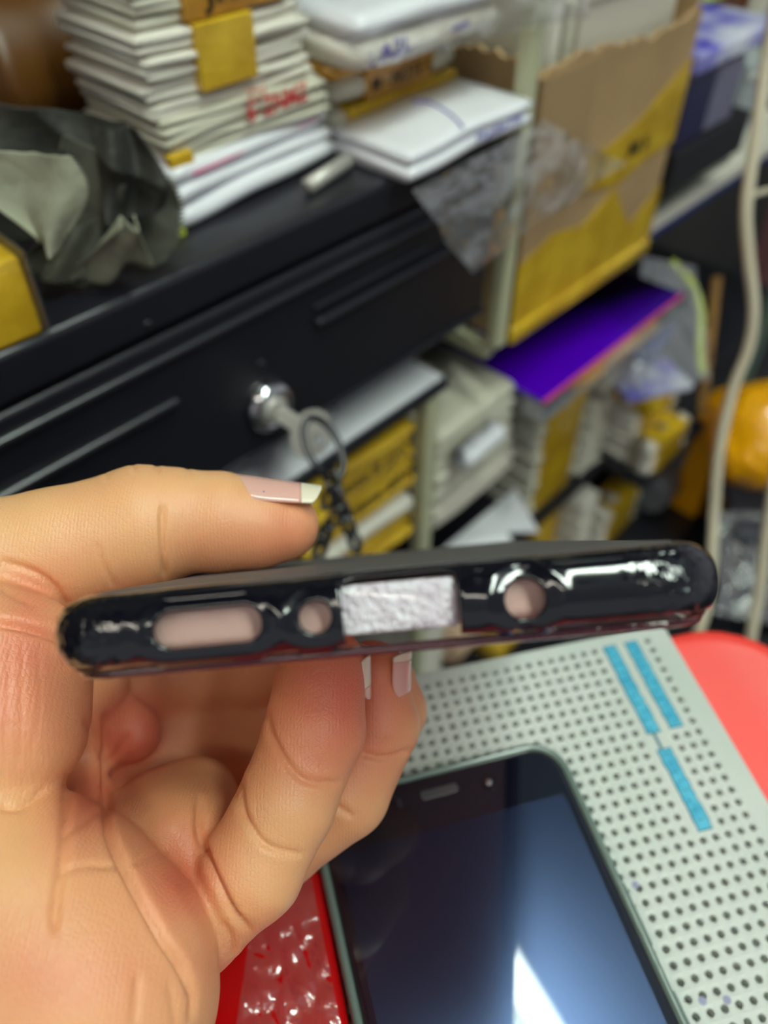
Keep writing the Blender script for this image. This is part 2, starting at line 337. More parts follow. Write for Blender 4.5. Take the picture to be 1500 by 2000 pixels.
# chain hanging from the ring
bm = bmesh.new()
links = [((648, 932), (655, 962), .0034), ((650, 955), (655, 985), .003), ((636, 965), (640, 990), .0026)]
ch = thing('key_chain', 'black key chain with two loose ends hanging from the key ring', 'chain', Matrix.Translation(dep(650, 930, .315)))
ci = ch.matrix_world.inverted()
def chain_link(a, b, wd, rr=.0012):
    a = Vector(dep(*a)); b = Vector(dep(*b)); c = (a + b) / 2; t = (b - a); L = t.length / 2 + .0008; t.normalize()
    s_ = t.cross(Vector(FW)).normalized(); s_ = (s_ + Vector(FW) * random.uniform(-.8, .8)).normalized()
    pts = [ci @ (c + t * L * math.cos(q) + s_ * wd * math.sin(q)) for q in [2 * math.pi * k / 16 for k in range(16)]]
    b_ = bmesh.new(); tube(b_, pts, rr, 6, True); obj('chain_link', b_, 'black_gloss', ch, True)
chain_link((645, 920, .315), (654, 958, .315), .0030)
for (a, b_) in (((652, 950, .315), (664, 985, .315)), ((662, 980, .315), (676, 1015, .316)), ((674, 1010, .316), (688, 1045, .317)), ((686, 1040, .317), (698, 1075, .318)),
                ((650, 955, .315), (636, 990, .316)), ((668, 995, .315), (640, 1030, .316)), ((642, 1026, .316), (628, 1060, .318)), ((632, 1050, .317), (620, 1090, .318))):
    chain_link(a, b_, .0022)
# small bolt head dots on the drawer
for (x, y) in ((512, 712), (655, 792), (290, 635)):
    u_, z_ = onv(x, y, 0); b_ = bmesh.new(); lathe(b_, [(.0018, 0), (.0016, .0012), (.0001, .0013)], 16)
    o = obj('rivet', b_, 'black_metal', cab, True); o.matrix_world = SHM @ Matrix.Translation((u_, 0.001, z_)) @ Matrix.Rotation(math.pi / 2, 4, 'X')

# ------------------------------------------------------------------ rack: posts, shelves
rk = shthing('metal_rack', 'cream and black metal shelf rack carrying the boxes and packs', 'rack', 0, 0, 0)
obj('post', B1(.3215, .3305, -.004, .003, -.060, .5, .001), 'cream_metal', rk)
obj('post', B1(.2700, .2800, .001, .010, -.78, -.0685, .001), 'cream_metal', rk)
obj('side_rail', B1(.322, .330, .003, .26, -.070, -.060, .001), 'cream_metal', rk)
obj('upper_shelf', B1(.335, .86, .025, .30, -.079, -.066, .0008), 'black_metal', rk)
obj('lower_shelf', B1(-.30, .286, .0, .26, -.0685, -.0612, .0008), 'black_metal', rk)
obj('lowest_shelf', B1(.285, .95, .012, .30, -.309, -.3005, .0008), 'black_metal', rk)
obj('shelf_lip', B1(.545, .66, -.030, .012, -.309, -.3005, .0008), 'black_metal', rk)
obj('bottom_shelf', B1(.281, .702, -.055, .30, -.432, -.4205, .0008), 'black_metal', rk)
obj('post', B1(.855, .870, -.0, .012, -.78, -.05, .001), 'green_metal', rk)
obj('back_rail', B1(.27, .60, .20, .21, -.12, -.10, .001), 'cream_metal', rk)
obj('back_panel', B1(-.3, 1.0, .30, .303, -.78, .1, 0), 'black_matte', rk)
tag(shthing('white_sheet', 'bright white card sheet lying on the shelf just under the drawer', 'paper sheet', 0, 0, -.061))
ws = bpy.data.objects['white_sheet']; obj('sheet', B1(.02, .283, .002, .17, 0, .0012), 'paper_cool', ws)

# ------------------------------------------------------------------ paper packets
def packet_bm(L, Dp, T, seed, wav=.0006):
    """soft packet: rounded front edge, slightly wavy"""
    rnd = random.Random(seed); bm = bmesh.new(); nu, nv = 14, 6; prof = [(-.5, .0), (-.38, .30), (-.1, .47), (.25, .5), (.6, .5), (1, .5)]
    ph = rnd.uniform(0, 9); top = []; bot = []
    for i in range(nu + 1):
        s_ = i / nu; e = min(s_, 1 - s_) / (1 / nu); k = 1.0 if e > 1 else .85 + .15 * e
        zz = wav * math.sin(s_ * 5 + ph) + wav * .6 * math.sin(s_ * 11 + ph * 2); yy = wav * 1.5 * math.sin(s_ * 4 + ph * 3)
        row = []
        for (q, h) in [(0, 0), (.12 * T, .28), (.4 * T, .45), (T, .5), (Dp * .5, .5), (Dp, .48)]:
            row.append((q + yy, h * T * k, zz))
        top.append([bm.verts.new((s_ * L, y, T / 2 + h + z)) for (y, h, z) in row])
        bot.append([top[-1][0]] + [bm.verts.new((s_ * L, y, T / 2 - h + z)) for (y, h, z) in row[1:]])
    for i in range(nu):
        for j in range(5):
            bm.faces.new((top[i][j], top[i + 1][j], top[i + 1][j + 1], top[i][j + 1]))
            bm.faces.new((bot[i][j], bot[i][j + 1], bot[i + 1][j + 1], bot[i + 1][j]))
        bm.faces.new((top[i][5], top[i + 1][5], bot[i + 1][5], bot[i][5]))
    for R_, T_, fl in ((top[0], bot[0], 1), (top[-1], bot[-1], 0)):
        vs = R_ + T_[:0:-1]
        try: bm.faces.new(vs if fl else vs[::-1])
        except Exception: pass
    bmesh.ops.recalc_face_normals(bm, faces=bm.faces[:])
    return bm
def packet(name, parent, u, v, z, L, Dp, T, m, seed, rz=0.0):
    o = obj(name, packet_bm(L, Dp, T, seed), m, parent, True)
    o.matrix_local = Matrix.Translation((u, v, z)) @ Matrix.Rotation(rz, 4, 'Z'); return o
rn = random.Random(8)
# stack A on the cabinet (front-left): z from .062
wl = [('lowest white envelope of the stack on the black cabinet', .0078), ('second white envelope from the bottom of the cabinet stack', .0052), ('white envelope with a pink printed line under the red writing', .0062), ]
z = .0622
for i, (lb, T) in enumerate(wl):
    t = shthing('white_envelope', lb, 'envelope', .1535, .0215 + .002 * i, z, rz=math.radians(6))
    packet('body', t, .0 + .0008 * i, 0, 0, .0835 - .001 * i, .050, T, 'paper_cool', 30 + i)
    if i == 2: obj('pink_line', B1(.01, .078, -.0004, .0002, .0030, .0036), 'pink', t)
    z += T + .0001
b1 = shthing('paper_bundle', 'stack of thin white packets marked in red on the cabinet', 'paper bundle', .1585, .032, z)
zz = 0
for i in range(6):
    T = rn.uniform(.0020, .0028); packet('packet', b1, rn.uniform(-.0015, .0015), rn.uniform(-.001, .001), zz, .0735 + rn.uniform(-.001, .002), .050, T, 'paper_grey', 50 + i, rn.uniform(-.02, .02)); zz += T
face_text('writing', 'ZMNZ :9', .0092, 'ink_red', b1, .064, .0135, -.0026, .03, .85, True)
face_text('faded_writing', 'NZ', .006, mat('faint_red', rgb(225, 150, 130), .6), b1, .044, .0175, -.0026, .03, 1.1, True)
obj('tape_scrap', B1(-.002, .008, -.003, .001, -.001, .004, .0005), 'tape', b1)
z += zz
b2 = shthing('paper_bundle', 'thick bundle of white packets bound by plain yellow tape, under the topmost bundle', 'paper bundle', .1555, .034, z)
zz = 0
for i in range(9):
    T = rn.uniform(.0018, .0040); packet('packet', b2, rn.uniform(-.0015, .0015), rn.uniform(-.001, .001), zz, .0725 + rn.uniform(-.001, .002), .046, T, 'paper', 70 + i, rn.uniform(-.03, .03)); zz += T
obj('tape_band', B1(.021, .046, -.0026, .048, .006, zz + .0006, .0006), 'tape', b2)
z += zz
b3 = shthing('paper_bundle', 'topmost white bundle with a marked yellow tape band, cut by the top edge', 'paper bundle', .1580, .036, z + .0006)
zz = 0
for i in range(7):
    T = rn.uniform(.0026, .0034); packet('packet', b3, rn.uniform(-.0015, .0015), rn.uniform(-.001, .001), zz, .0700 + rn.uniform(-.001, .002), .046, T, 'paper_grey', 90 + i, rn.uniform(-.03, .03)); zz += T
obj('tape_band', B1(.0170, .062, -.0026, .048, .0004, zz + .0006, .0006), 'tape_dark', b3)
face_text('writing', 'JKT M', .012, 'ink_black', b3, .026, .0045, -.0030, 0, 1.2)

# stack behind: amber pack at far left, shade put into its colour
t = shthing('amber_pack', 'dim amber taped pack standing behind the grey foil wrappers', 'pack', .138, .095, .062)
packet('pack_body', t, 0, 0, 0, .05, .04, .065, 'umber', 3)
t = shthing('wrapped_box', 'brown taped box in shadow at the upper left, behind the foil', 'box', .03, .14, .062)
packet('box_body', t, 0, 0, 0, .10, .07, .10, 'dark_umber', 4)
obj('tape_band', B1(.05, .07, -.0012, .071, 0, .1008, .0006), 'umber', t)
t = shthing('pale_pack', 'pale pack at the top left corner above the brown box', 'pack', .06, .13, .163)
packet('pack_body', t, 0, 0, 0, .085, .07, .02, 'paper_warm', 5)

# yellow taped pack at the left edge
u1, v1 = uvz(75, 640, .062)
t = shthing('yellow_pack', 'yellow taped pack at the left edge of the cabinet top', 'pack', u1 - .075, v1 - .001, .0622, rz=math.radians(-3))
bm = B1(0, .075, 0, .05, 0, .026, .002, 3); obj('pack_body', bm, 'tape', t, True)
face_text('writing', 'NOTE 1', .008, 'ink_black', t, .030, .006, -.0003)
bm = B1(.0755, .0765, -.001, .051, 0, .027, .0003); obj('clear_wrap', bm, 'film_soft', t)

# grey crumpled wiping cloths with pinked edges
def foil(name, label, corners, m, seed, amp=.006, nx=64, ny=54, zig='', bulge=(0, 0), freq=22):
    """draped cloth; zig lists pinked edges (b bottom, r right, l left); bulge = outward bow of left and right edges"""
    tl, tr, br, bl = [Vector(c) for c in corners]; bm = bmesh.new(); g = []
    nrm = (tr - tl).cross(bl - tl).normalized()
    if nrm.dot(Vector(CAM) - tl) < 0: nrm = -nrm
    off = Vector((seed * 3.1, seed * 1.7, seed * .7)); wdt = (tr - tl)
    for j in range(ny + 1):
        row = []
        for i in range(nx + 1):
            s_, t_ = i / nx, j / ny
            if 'b' in zig and j == ny: t_ += .034 * (1 if i % 2 else -1)
            s2 = s_
            if 'r' in zig and i == nx: s2 += .03 * (1 if j % 2 else -1)
            if 'l' in zig and i == 0: s2 += .03 * (1 if j % 2 else -1)
            s2 += math.sin(math.pi * min(t_, 1)) * (bulge[1] * s_ - bulge[0] * (1 - s_))
            t_ += .10 * math.sin(math.pi * s_) * t_ * (1 if bulge != (0, 0) else .4) + .03 * noise.noise(Vector((s_ * 5, seed, 0)))
            p = (tl * (1 - s2) + tr * s2) * (1 - t_) + (bl * (1 - s2) + br * s2) * t_
            q = p * freq + off; w1 = noise.noise(q * .6); w2 = noise.noise(q * .6 + Vector((7, 3, 1)))
            fold = math.sin(9 * (s_ * .9 + .35 * w1) + 3 * t_ + seed) * .55 + (1 - 2.2 * abs(noise.noise(q * 1.3 + Vector((w1, w2, 0)) * 2))) * .55 + .2 * noise.noise(q * 3.4)
            p = p + nrm * fold * amp; p.z = max(p.z, .0634 + .0006 * abs(w1))
            row.append(bm.verts.new(p))
        g.append(row)
    for j in range(ny):
        for i in range(nx): bm.faces.new((g[j][i], g[j][i + 1], g[j + 1][i + 1], g[j + 1][i]))
    bmesh.ops.recalc_face_normals(bm, faces=bm.faces[:])
    bmesh.ops.solidify(bm, geom=bm.faces[:], thickness=.0004)
    return tag(obj(name, bm, m, None, True), label, 'cloth')
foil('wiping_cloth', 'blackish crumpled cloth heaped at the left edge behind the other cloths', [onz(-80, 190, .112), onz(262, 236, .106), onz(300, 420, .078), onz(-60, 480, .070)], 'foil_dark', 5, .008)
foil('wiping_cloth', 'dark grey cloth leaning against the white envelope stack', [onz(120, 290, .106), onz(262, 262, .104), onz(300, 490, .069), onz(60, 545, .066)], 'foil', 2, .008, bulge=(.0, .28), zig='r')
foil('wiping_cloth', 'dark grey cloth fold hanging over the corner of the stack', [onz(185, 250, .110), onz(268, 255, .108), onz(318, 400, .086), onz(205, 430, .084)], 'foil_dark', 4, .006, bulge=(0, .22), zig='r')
foil('wiping_cloth', 'pale grey cloth corner with a zigzag edge, leftmost on the cabinet', [onz(-60, 290, .116), onz(140, 300, .114), onz(122, 478, .092), onz(80, 470, .092)], 'foil_pale', 1, .005, bulge=(.25, .30), zig='brl')
foil('wiping_cloth', 'pale cloth hem fanning out onto the cabinet top', [onz(225, 425, .090), onz(262, 420, .088), onz(292, 505, .069), onz(140, 545, .067)], 'foil_pale', 3, .005, zig='b')
foil('wiping_cloth', 'narrow brownish cloth hem next to the yellow taped pack', [onz(100, 470, .078), onz(190, 430, .084), onz(165, 545, .068), onz(80, 548, .067)], 'foil', 9, .004, zig='b')
t = tag(obj('yellow_tag', B1(0, .012, 0, .012, 0, .002, .0006), 'lime'), 'small lime yellow scrap beside the corner of the white envelopes', 'tag'); t.matrix_world = SHM @ Matrix.Translation((*uvz(312, 482, .0622), .0622))
bm = bmesh.new(); tube(bm, [(0, 0, .003), (.028, .002, .003)], .003, 12)
t = tag(obj('metal_pin', bm, 'nickel', None, True), 'short grey metal pin lying behind the cabinet front edge', 'pin'); t.matrix_world = SHM @ Matrix.Translation((.205, .013, .0622)) @ Matrix.Rotation(math.radians(8), 4, 'Z')

# ------------------------------------------------------------------ second stack
t = shthing('white_pack', 'flat white pack in a clear sleeve lying on the cabinet, violet writing on its edge', 'pack', .2375, -.011, .0622, rz=math.radians(1))
packet('pack_body', t, 0, 0, 0, .0825, .0435, .0065, 'paper_cool', 11)
packet('pack_body', t, .001, .001, .0066, .0815, .0425, .005, 'paper_cool', 12)
face_text('writing', 'Y9 prime (19)', .0048, 'ink_blue', t, .040, .0055, -.0012, 0, 1.2)
bm = bmesh.new(); tube(bm, smooth_path([(.035, .002, .0123), (.042, .014, .0126), (.047, .03, .0126), (.043, .036, .0126)]), .0004, 6); obj('pen_stroke', bm, 'ink_blue', t)
zb = .0745
t = shthing('taped_pack', 'white pack banded by wide yellow tape with dark writing, on the sleeved pack', 'pack', .2435, .036, .0625)
packet('pack_body', t, .001, .0, 0, .0765, .045, .0135, 'paper_grey', 13)
obj('tape_band', B1(.0085, .0775, -.0008, .046, .0, .0139, .0006), 'tape', t)
face_text('writing', 'J6 prime  +', .0105, 'ink_black', t, .013, .003, -.0011, .03, 1.1)
t = shthing('taped_pack', 'narrow pack with a dark amber band and black writing, on the wide yellow taped pack', 'pack', .2435, .036, .0768)
packet('pack_body', t, .001, .0, 0, .0755, .045, .0120, 'paper_grey', 14)
obj('tape_band', B1(.0175, .0605, -.0008, .046, .0, .0123, .0006), 'tape_dark', t)
face_text('writing', 'M - NOTE 5', .0075, 'ink_black', t, .0205, .0035, -.0011, 0, 1.0)
t = shthing('amber_pack', 'amber taped pack directly under the top sleeved white pack', 'pack', .2385, .030, .0898)
packet('pack_body', t, .0, .0, 0, .075, .05, .0065, 'tape_dark', 15)
t = shthing('white_pack', 'big white pack in clear wrap at the top, blue writing on its corner', 'pack', .2360, .014, .0968, rz=math.radians(-2))
packet('pack_body', t, 0, 0, 0, .082, .070, .011, 'paper', 16)
packet('pack_body', t, .0, .0, .0113, .081, .070, .009, 'paper_cool', 17)
face_text('writing', ': A2L', .0085, 'ink_blue', t, .004, .003, -.0016, .08, 1.25)
face_text('writing', 'core', .005, 'ink_blue', t, .05, .006, -.0016, .08, 1.1)
# crumpled clear film sleeves
def film_sheet(name, label, pts, m, amp, seed, nx=56, ny=44, freq=30.0, parent=None):
    tl, tr, br, bl = [Vector(c) for c in pts]; bm = bmesh.new(); g = []
    nrm = (tr - tl).cross(bl - tl).normalized(); off = Vector((seed * 2.3, seed * 5.1, seed))
    for j in range(ny + 1):
        row = []
        for i in range(nx + 1):
            s_, t_ = i / nx, j / ny
            p = (tl * (1 - s_) + tr * s_) * (1 - t_) + (bl * (1 - s_) + br * s_) * t_
            q = p * freq + off; h = (1 - 2 * abs(noise.noise(q))) * .6 + (1 - 2 * abs(noise.noise(q * 2.1))) * .3 + .15 * noise.noise(q * 5)
            row.append(bm.verts.new(p + nrm * (h - .45) * amp * min(1, .15 + 2 * t_)))
        g.append(row)
    for j in range(ny):
        for i in range(nx): bm.faces.new((g[j][i], g[j][i + 1], g[j + 1][i + 1], g[j + 1][i]))
    o = obj(name, bm, m, parent, True)
    return tag(o, label, 'plastic film') if label else o
film_sheet('clear_sleeve', 'crumpled clear plastic sleeve hanging over the cabinet corner', [depv(805, 372, -.0150), depv(1062, 236, -.0125), depv(1225, 320, -.014), depv(925, 535, -.020)], 'film', .0085, 2, freq=15)
film_sheet('clear_sleeve', 'clear plastic wrap trailing from the top white pack across the post', [depv(640, 75, .008), depv(1150, -60, -.013), depv(1140, 30, -.013), depv(740, 130, .008)], 'film', .005, 4, freq=14)

# ------------------------------------------------------------------ carton and its neighbours
uA, zA = onv(1000, 632, 0.0)
t = shthing('carton', 'open cardboard carton with yellow tape over its lower half', 'carton', .340, .0, -.0655)
W, Dp, H = .150, .115, .150
def ragged(bm, x0, x1, y0, y1, H, along='x', seed=0):
    n = 30; A = []; r_ = random.Random(seed)
    for i in range(n + 1):
        s_ = i / n; hh = H + r_.uniform(-.0015, .0015) + .003 * math.sin(7 * s_)
        if along == 'x': A.append([bm.verts.new((x0 + (x1 - x0) * s_, y, z_)) for (y, z_) in ((y0, 0), (y0, hh), (y1, hh), (y1, 0))])
        else: A.append([bm.verts.new((x, y0 + (y1 - y0) * s_, z_)) for (x, z_) in ((x0, 0), (x0, hh), (x1, hh), (x1, 0))])
    for i in range(n):
        for j in range(3): bm.faces.new((A[i][j], A[i + 1][j], A[i + 1][j + 1], A[i][j + 1]))
    bm.faces.new(A[0]); bm.faces.new(A[-1][::-1]); bmesh.ops.recalc_face_normals(bm, faces=bm.faces[:])
bm = bmesh.new(); ragged(bm, 0, W, 0, .003, H - .008, 'x', 1); obj('front_wall', bm, 'cardboard', t)
bm = bmesh.new(); ragged(bm, 0, W, Dp - .003, Dp, H, 'x', 2); obj('rear_wall', bm, 'cardboard', t)
bm = bmesh.new(); ragged(bm, 0, .003, .003, Dp - .003, H - .006, 'y', 3); obj('side_wall', bm, 'cardboard', t)
bm = bmesh.new(); ragged(bm, W - .003, W, .003, Dp - .003, H, 'y', 4); obj('side_wall', bm, 'cardboard', t)
obj('base', B1(.003, W - .003, .003, Dp - .003, 0, .003), 'cardboard', t)
obj('torn_edge', B1(0, .048, -.0006, 0, .100, H - .009), mat('torn_cardboard', rgb(168, 138, 98), .9), t)
# tape on the carton as thin sheets that follow its front with an irregular upper edge
def tape_sheet(parent, pts, y=-.0008, m='tape', wr=0.0008):
    bm = bmesh.new(); a = [bm.verts.new((x, y, z_)) for (x, z_) in pts]; f = bm.faces.new(a)
    r = bmesh.ops.extrude_face_region(bm, geom=[f]); 
    for v in r['geom']:
        if isinstance(v, bmesh.types.BMVert): v.co.y += .0006
    bmesh.ops.recalc_face_normals(bm, faces=bm.faces[:]); return obj('tape_band', bm, m, parent)
tape_sheet(t, [(-.001, -.001), (W + .001, -.001), (W + .001, .045), (.118, .030), (.105, .044), (.09, .062), (.06, .050), (.03, .056), (-.001, .048)])
tape_sheet(t, [(.055, .090), (.052, .072), (.09, .064), (.120, .070), (W + .001, .072), (W + .001, .118), (.125, .108), (.10, .096), (.075, .091)], -.0011)
tape_sheet(t, [(.090, .062), (.105, .040), (.118, .028), (.128, .030), (.122, .050), (.120, .070)], -.0005, 'cardboard')
face_text('writing', 'MI 5', .012, 'ink_black', t, .095, .078, -.0016)
bm = B1(-.001, W + .001, -.003, .004, -.001, .010, .002, 3); obj('taped_bottom_edge', bm, 'tape', t, True)
for i, (x0, wd, h, m) in enumerate(((.006, .012, .165, 'paper_grey'), (.020, .010, .172, 'paper'), (.034, .008, .160, 'paper_grey'), (.046, .096, .205, 'paper_warm'))):
    s_ = shthing('upright_packet', ['grey packet at the left end inside the carton', 'white packet standing second from left inside the carton', 'grey packet standing third from left inside the carton', 'large pinkish grey packet rising from the carton'][i], 'packet', .340 + x0, .012, -.0615)
    bm = B1(0, wd, 0, .07, 0, h, .0015, 2); obj('packet_body', bm, m, s_)
    if i == 3:
        for k in range(6): obj('sheet_edge', B1(.002, wd - .002, -.0010 - .0002 * k, .0, h - .008 - .008 * k, h - .002 - .008 * k, .0003), 'paper_grey' if k % 2 else 'paper_warm', s_)
# packets between post and carton, and left of post
for i, (u, v, wd, h, m, lb) in enumerate(((.298, .088, .022, .135, 'kraft', 'brown striped packet standing left of the cream post'), (.345, .13, .012, .17, 'paper_grey', 'grey packet behind the carton beside the post'), (.360, .13, .03, .17, 'paper_warm', 'beige packet behind the carton'))):
    s_ = shthing('upright_packet', lb, 'packet', u, v, .0622 if i == 0 else -.0655)
    n_ = max(2, int(wd / .004))
    for k in range(n_): obj('leaf', B1(k * wd / n_, (k + .85) * wd / n_, 0 - .0012 * (k % 2), .05, 0, h - (.062 if i == 0 else 0) + .002 * (k % 3), .0003), m, s_)

# boxes on the right of the upper shelf
def fb(name, label, cat, x0, y0, x1, yt, v, dp, m, bev=.001, rz=0.0, part='box_body', group=None):
    u0, u1_, z0, z1 = fgeo(x0, y0, x1, yt, v)
    t = shthing(name, label, cat, u0, v, z0, group, rz); obj(part, B1(0, u1_ - u0, 0, dp, 0, z1 - z0, bev), m, t); t['_'] = 0; del t['_']
    return t, u1_ - u0, z1 - z0
def fbz(name, label, cat, x0, y0, x1, yt, zb, dp, m, bev=.001):
    return fb(name, label, cat, x0, y0, x1, yt, uvz(x0, y0, zb)[1], dp, m, bev)
ZT = -.0600
fbz('black_box', 'lower black box with a glossy lid on the white tray at the right', 'box', 1268, 418, 1425, 380, ZT, .022, 'black_gloss')
t = shthing('black_box', 'upper flat black box under the navy box', 'box', .4935, -.004, -.0290); obj('box_body', B1(0, .105, 0, .06, 0, .0270, .001), 'black_matte', t)
t = shthing('navy_box', 'dark navy blue box beside the carton under the blue and white pack', 'box', .4935, .0, -.0015); obj('box_body', B1(0, .040, 0, .05, 0, .043, .001), 'navy', t)
fb('lilac_box', 'greyish lilac box just right of the navy box', 'box', 1374, 258, 1425, 150, .0, .05, mat('lilac_grey', rgb(125, 122, 145), .35, 0, .2))
t = shthing('printed_pack', 'blue and white printed pack on the navy box', 'pack', .4935, -.004, .0420); obj('pack_body', B1(0, .105, 0, .07, 0, .012, .002), 'blueprint', t)
fb('teal_pack', 'teal blue card behind the carton top corner', 'pack', 1360, 85, 1410, 55, .07, .018, 'teal')
fb('brown_box', 'reddish brown box at the top right under the lime pack', 'box', 1360, 62, 1560, 12, .09, .06, 'brown')
fb('lime_pack', 'bright lime yellow pack at the top right corner', 'pack', 1368, 14, 1480, -25, .08, .06, 'lime')
fb('cream_pack', 'cream pack in the extreme top right corner', 'pack', 1484, 32, 1580, -20, .075, .013, 'paper')
for i, (a, b_, c, d) in enumerate(((1428, 268, 1475, 150), (1448, 262, 1560, 80))):
    t, W_, H_ = fb('plastic_box', ['milky plastic box beside the lilac box', 'large milky plastic box behind the cream cable'][i], 'plastic box', a, b_, c, d, .02 + .045 * i, .04, 'translucent')
    obj('lid_ridge', B1(-.001, W_ + .001, -.0015, .0, H_ * .8, H_ * .86, .0004), 'paper', t)
# white tray with blue underside on the right
u0, z0 = uvz(1258, 452, ZT)[0], ZT - .0047
t = shthing('white_tray', 'white tray with a dark blue underside carrying the black boxes', 'tray', u0, uvz(1258, 452, ZT)[1], z0)
obj('tray_body', B1(0, .28, 0, .09, .0, .0045, .001), 'paper', t); obj('tray_wall', B1(.0, .28, -.001, .002, .0, .010, .0008), 'paper', t)
obj('underside', B1(.002, .27, .004, .088, -.011, .0, .001), 'blue', t)
# purple card pack on a lower level, in front
z_p = -.112
ua, va = uvz(1060, 790, z_p); ub, vb = uvz(1330, 580, z_p)
t = shthing('purple_pack', 'glossy purple pack with a pink front edge on the lower shelf', 'pack', ua, va, z_p, rz=math.atan2(vb - va, ub - ua))
L_ = math.hypot(ub - ua, vb - va)
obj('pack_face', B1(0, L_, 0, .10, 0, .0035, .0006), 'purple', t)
obj('pink_edge', B1(0, L_, -.0012, .0004, -.0005, .0032, .0004), 'pink', t)
t = shthing('clear_tray', 'clear plastic tray under the purple pack', 'tray', ua + .008, va + .002, z_p - .0195, rz=math.atan2(vb - va, ub - ua))
obj('tray_wall', B1(0, L_ + .01, 0, .0012, 0, .0185), 'film_soft', t); obj('tray_base', B1(0, L_ + .01, 0, .09, -.0012, 0), 'translucent', t)
obj('tray_wall', B1(-.0012, 0, 0, .09, 0, .0185), 'film_soft', t)
film_sheet('clear_bag', 'clear bag with a lime stripe and blue print, right of the purple pack', [dep(1255, 500, .62), dep(1360, 520, .66), dep(1385, 740, .62), dep(1240, 770, .58)], 'film', .010, 6, freq=7)
bg = bpy.data.objects['clear_bag']
bm = bmesh.new(); tube(bm, smooth_path([dep(1310, 510, .65), dep(1350, 555, .655), dep(1368, 610, .655), dep(1366, 680, .65), dep(1372, 730, .64)]), .0032, 8); obj('lime_stripe', bm, 'lime', bg, True)
t = shthing('blue_pack', 'small blue and grey pack inside the clear bag', 'pack', *uvz(1275, 715, -.16), -.16, rz=.2); obj('pack_body', B1(0, .05, 0, .04, 0, .012, .001), 'blue', t)
t = shthing('grey_pack', 'long grey pack under the clear bag', 'pack', *uvz(1180, 770, -.19), -.19, rz=.1); obj('pack_body', B1(0, .11, 0, .05, 0, .014, .001), 'paper_warm', t)
t = shthing('printed_pack', 'blue and white printed pack sticking out above the yellow pair', 'pack', *uvz(1225, 790, -.2), -.2, rz=-.5); obj('pack_body', B1(0, .06, 0, .04, 0, .006, .001), 'blueprint', t)

# ------------------------------------------------------------------ lower compartments
def pk(name, label, x0, y0, x1, yt, v, dp, m, text=None, rz=0.0, cat='pack', band=None):
    u0, u1_, z0, z1 = fgeo(x0, y0, x1, yt, v); t = shthing(name, label, cat, u0, v, z0, None, rz); L_ = u1_ - u0; T = z1 - z0
    n_ = max(1, int(T / .009))
    for k in range(n_): packet('pack_body', t, rn.uniform(-.002, .002), rn.uniform(0, .002), k * T / n_, L_, dp, T / n_ * .97, band or m, x0 + k)
    if band: obj('tape_band', B1(L_ * .12, L_ * .88, -.0022, dp + .001, .0004, T + .0004, .0006), m, t)
    if text: face_text('writing', text[0], text[1], 'ink_black', t, L_ * .08, T * .30, -.0028, 0, 1.0)
    return t
t = pk('yellow_pack', 'yellow taped pack covered in dark writing under the drawer, beside the keys', 600, 1110, 808, 968, .004, .07, 'tape', ('Y7 prime 2019', .013))
u0, u1_, z0, z1 = fgeo(600, 1110, 808, 968, .004)
face_text('writing', 'Note 8 pro', .012, 'ink_black', t, .02, .0355, -.0028)
pk('white_pack', 'thin white pack between two yellow packs left of the narrow post', 640, 1130, 808, 1095, .002, .07, 'paper')
pk('yellow_pack', 'lowest yellow pack left of the narrow post', 640, 1180, 808, 1128, .004, .07, 'tape')
pk('pale_box', 'pale cream box with faint writing right of the narrow post', 856, 960, 998, 860, .002, .08, 'paper_grey', cat='box')
pk('white_tag', 'small bright white box on the edge of the pale box', 918, 925, 992, 893, -.0125, .0085, 'paper_cool', cat='box')
for i, (a, b_, c, d) in enumerate(((850, 1000, 1003, 965), (850, 1045, 1003, 1004))):
    pk('grey_packet', ['grey packet directly under the pale box', 'lower grey packet above the white paper'][i], a, b_, c, d, .004, .09, ['paper_grey', 'paper_warm'][i], cat='packet')
# curled white paper sheet sticking out
P_ = [dep(862, 1075, .55), dep(1005, 955, .63), dep(1052, 1040, .60), dep(1010, 1075, .56), dep(990, 1040, .57), dep(900, 1090, .53)]
bm = bmesh.new(); vs = [bm.verts.new(p) for p in P_]; bmesh.ops.contextual_create(bm, geom=vs); bmesh.ops.triangulate(bm, faces=bm.faces[:]); bmesh.ops.solidify(bm, geom=bm.faces[:], thickness=.0006)
tag(obj('paper_sheet', bm, 'paper_cool'), 'bluish white paper sheet jutting from the packs above the case', 'paper sheet')
def lo_(name, label, u0, u1, v0, dp, z0, top, m, band=None, cat='pack', n=None):
    """pack standing on a shelf at z0; top = (px, py) of its photographed upper front edge"""
    z1 = onv(*top, v0)[1]; t = shthing(name, label, cat, u0, v0, z0 + .0003); L_ = u1 - u0; T = z1 - z0; n_ = n or max(1, int(T / .009))
    for k in range(n_): packet('pack_body', t, .001 * (k % 2), .0008 * (k % 3), k * T / n_, L_ - .0015, dp - .002, T / n_ * .97, band or m, int(u0 * 1000) + k)
    if band: obj('tape_band', B1(L_ * .14, L_ * .84, -.0008, dp - .001, .0004, T + .0002, .0006), m, t)
    return t
Z1, Z2 = -.3005, -.4205
lo_('yellow_bundle', 'stack of yellow banded packs right of the grey packets', .436, .508, .022, .08, Z1, (1012, 862), 'tape', 'paper_grey')
lo_('white_bundle', 'stack of white packs standing beside the tall yellow stack', .5095, .543, .016, .08, Z1, (1132, 828), 'paper_grey')
t = shthing('green_pack', 'greyish pack with green and orange print beside the white bundle', 'pack', .5445, .082, Z1 + .0003); packet('pack_body', t, 0, 0, 0, .058, .06, .105, mat('green_print', rgb(120, 130, 80), .4, 0, 0, None, (35, rgb(150, 140, 115))), 77)
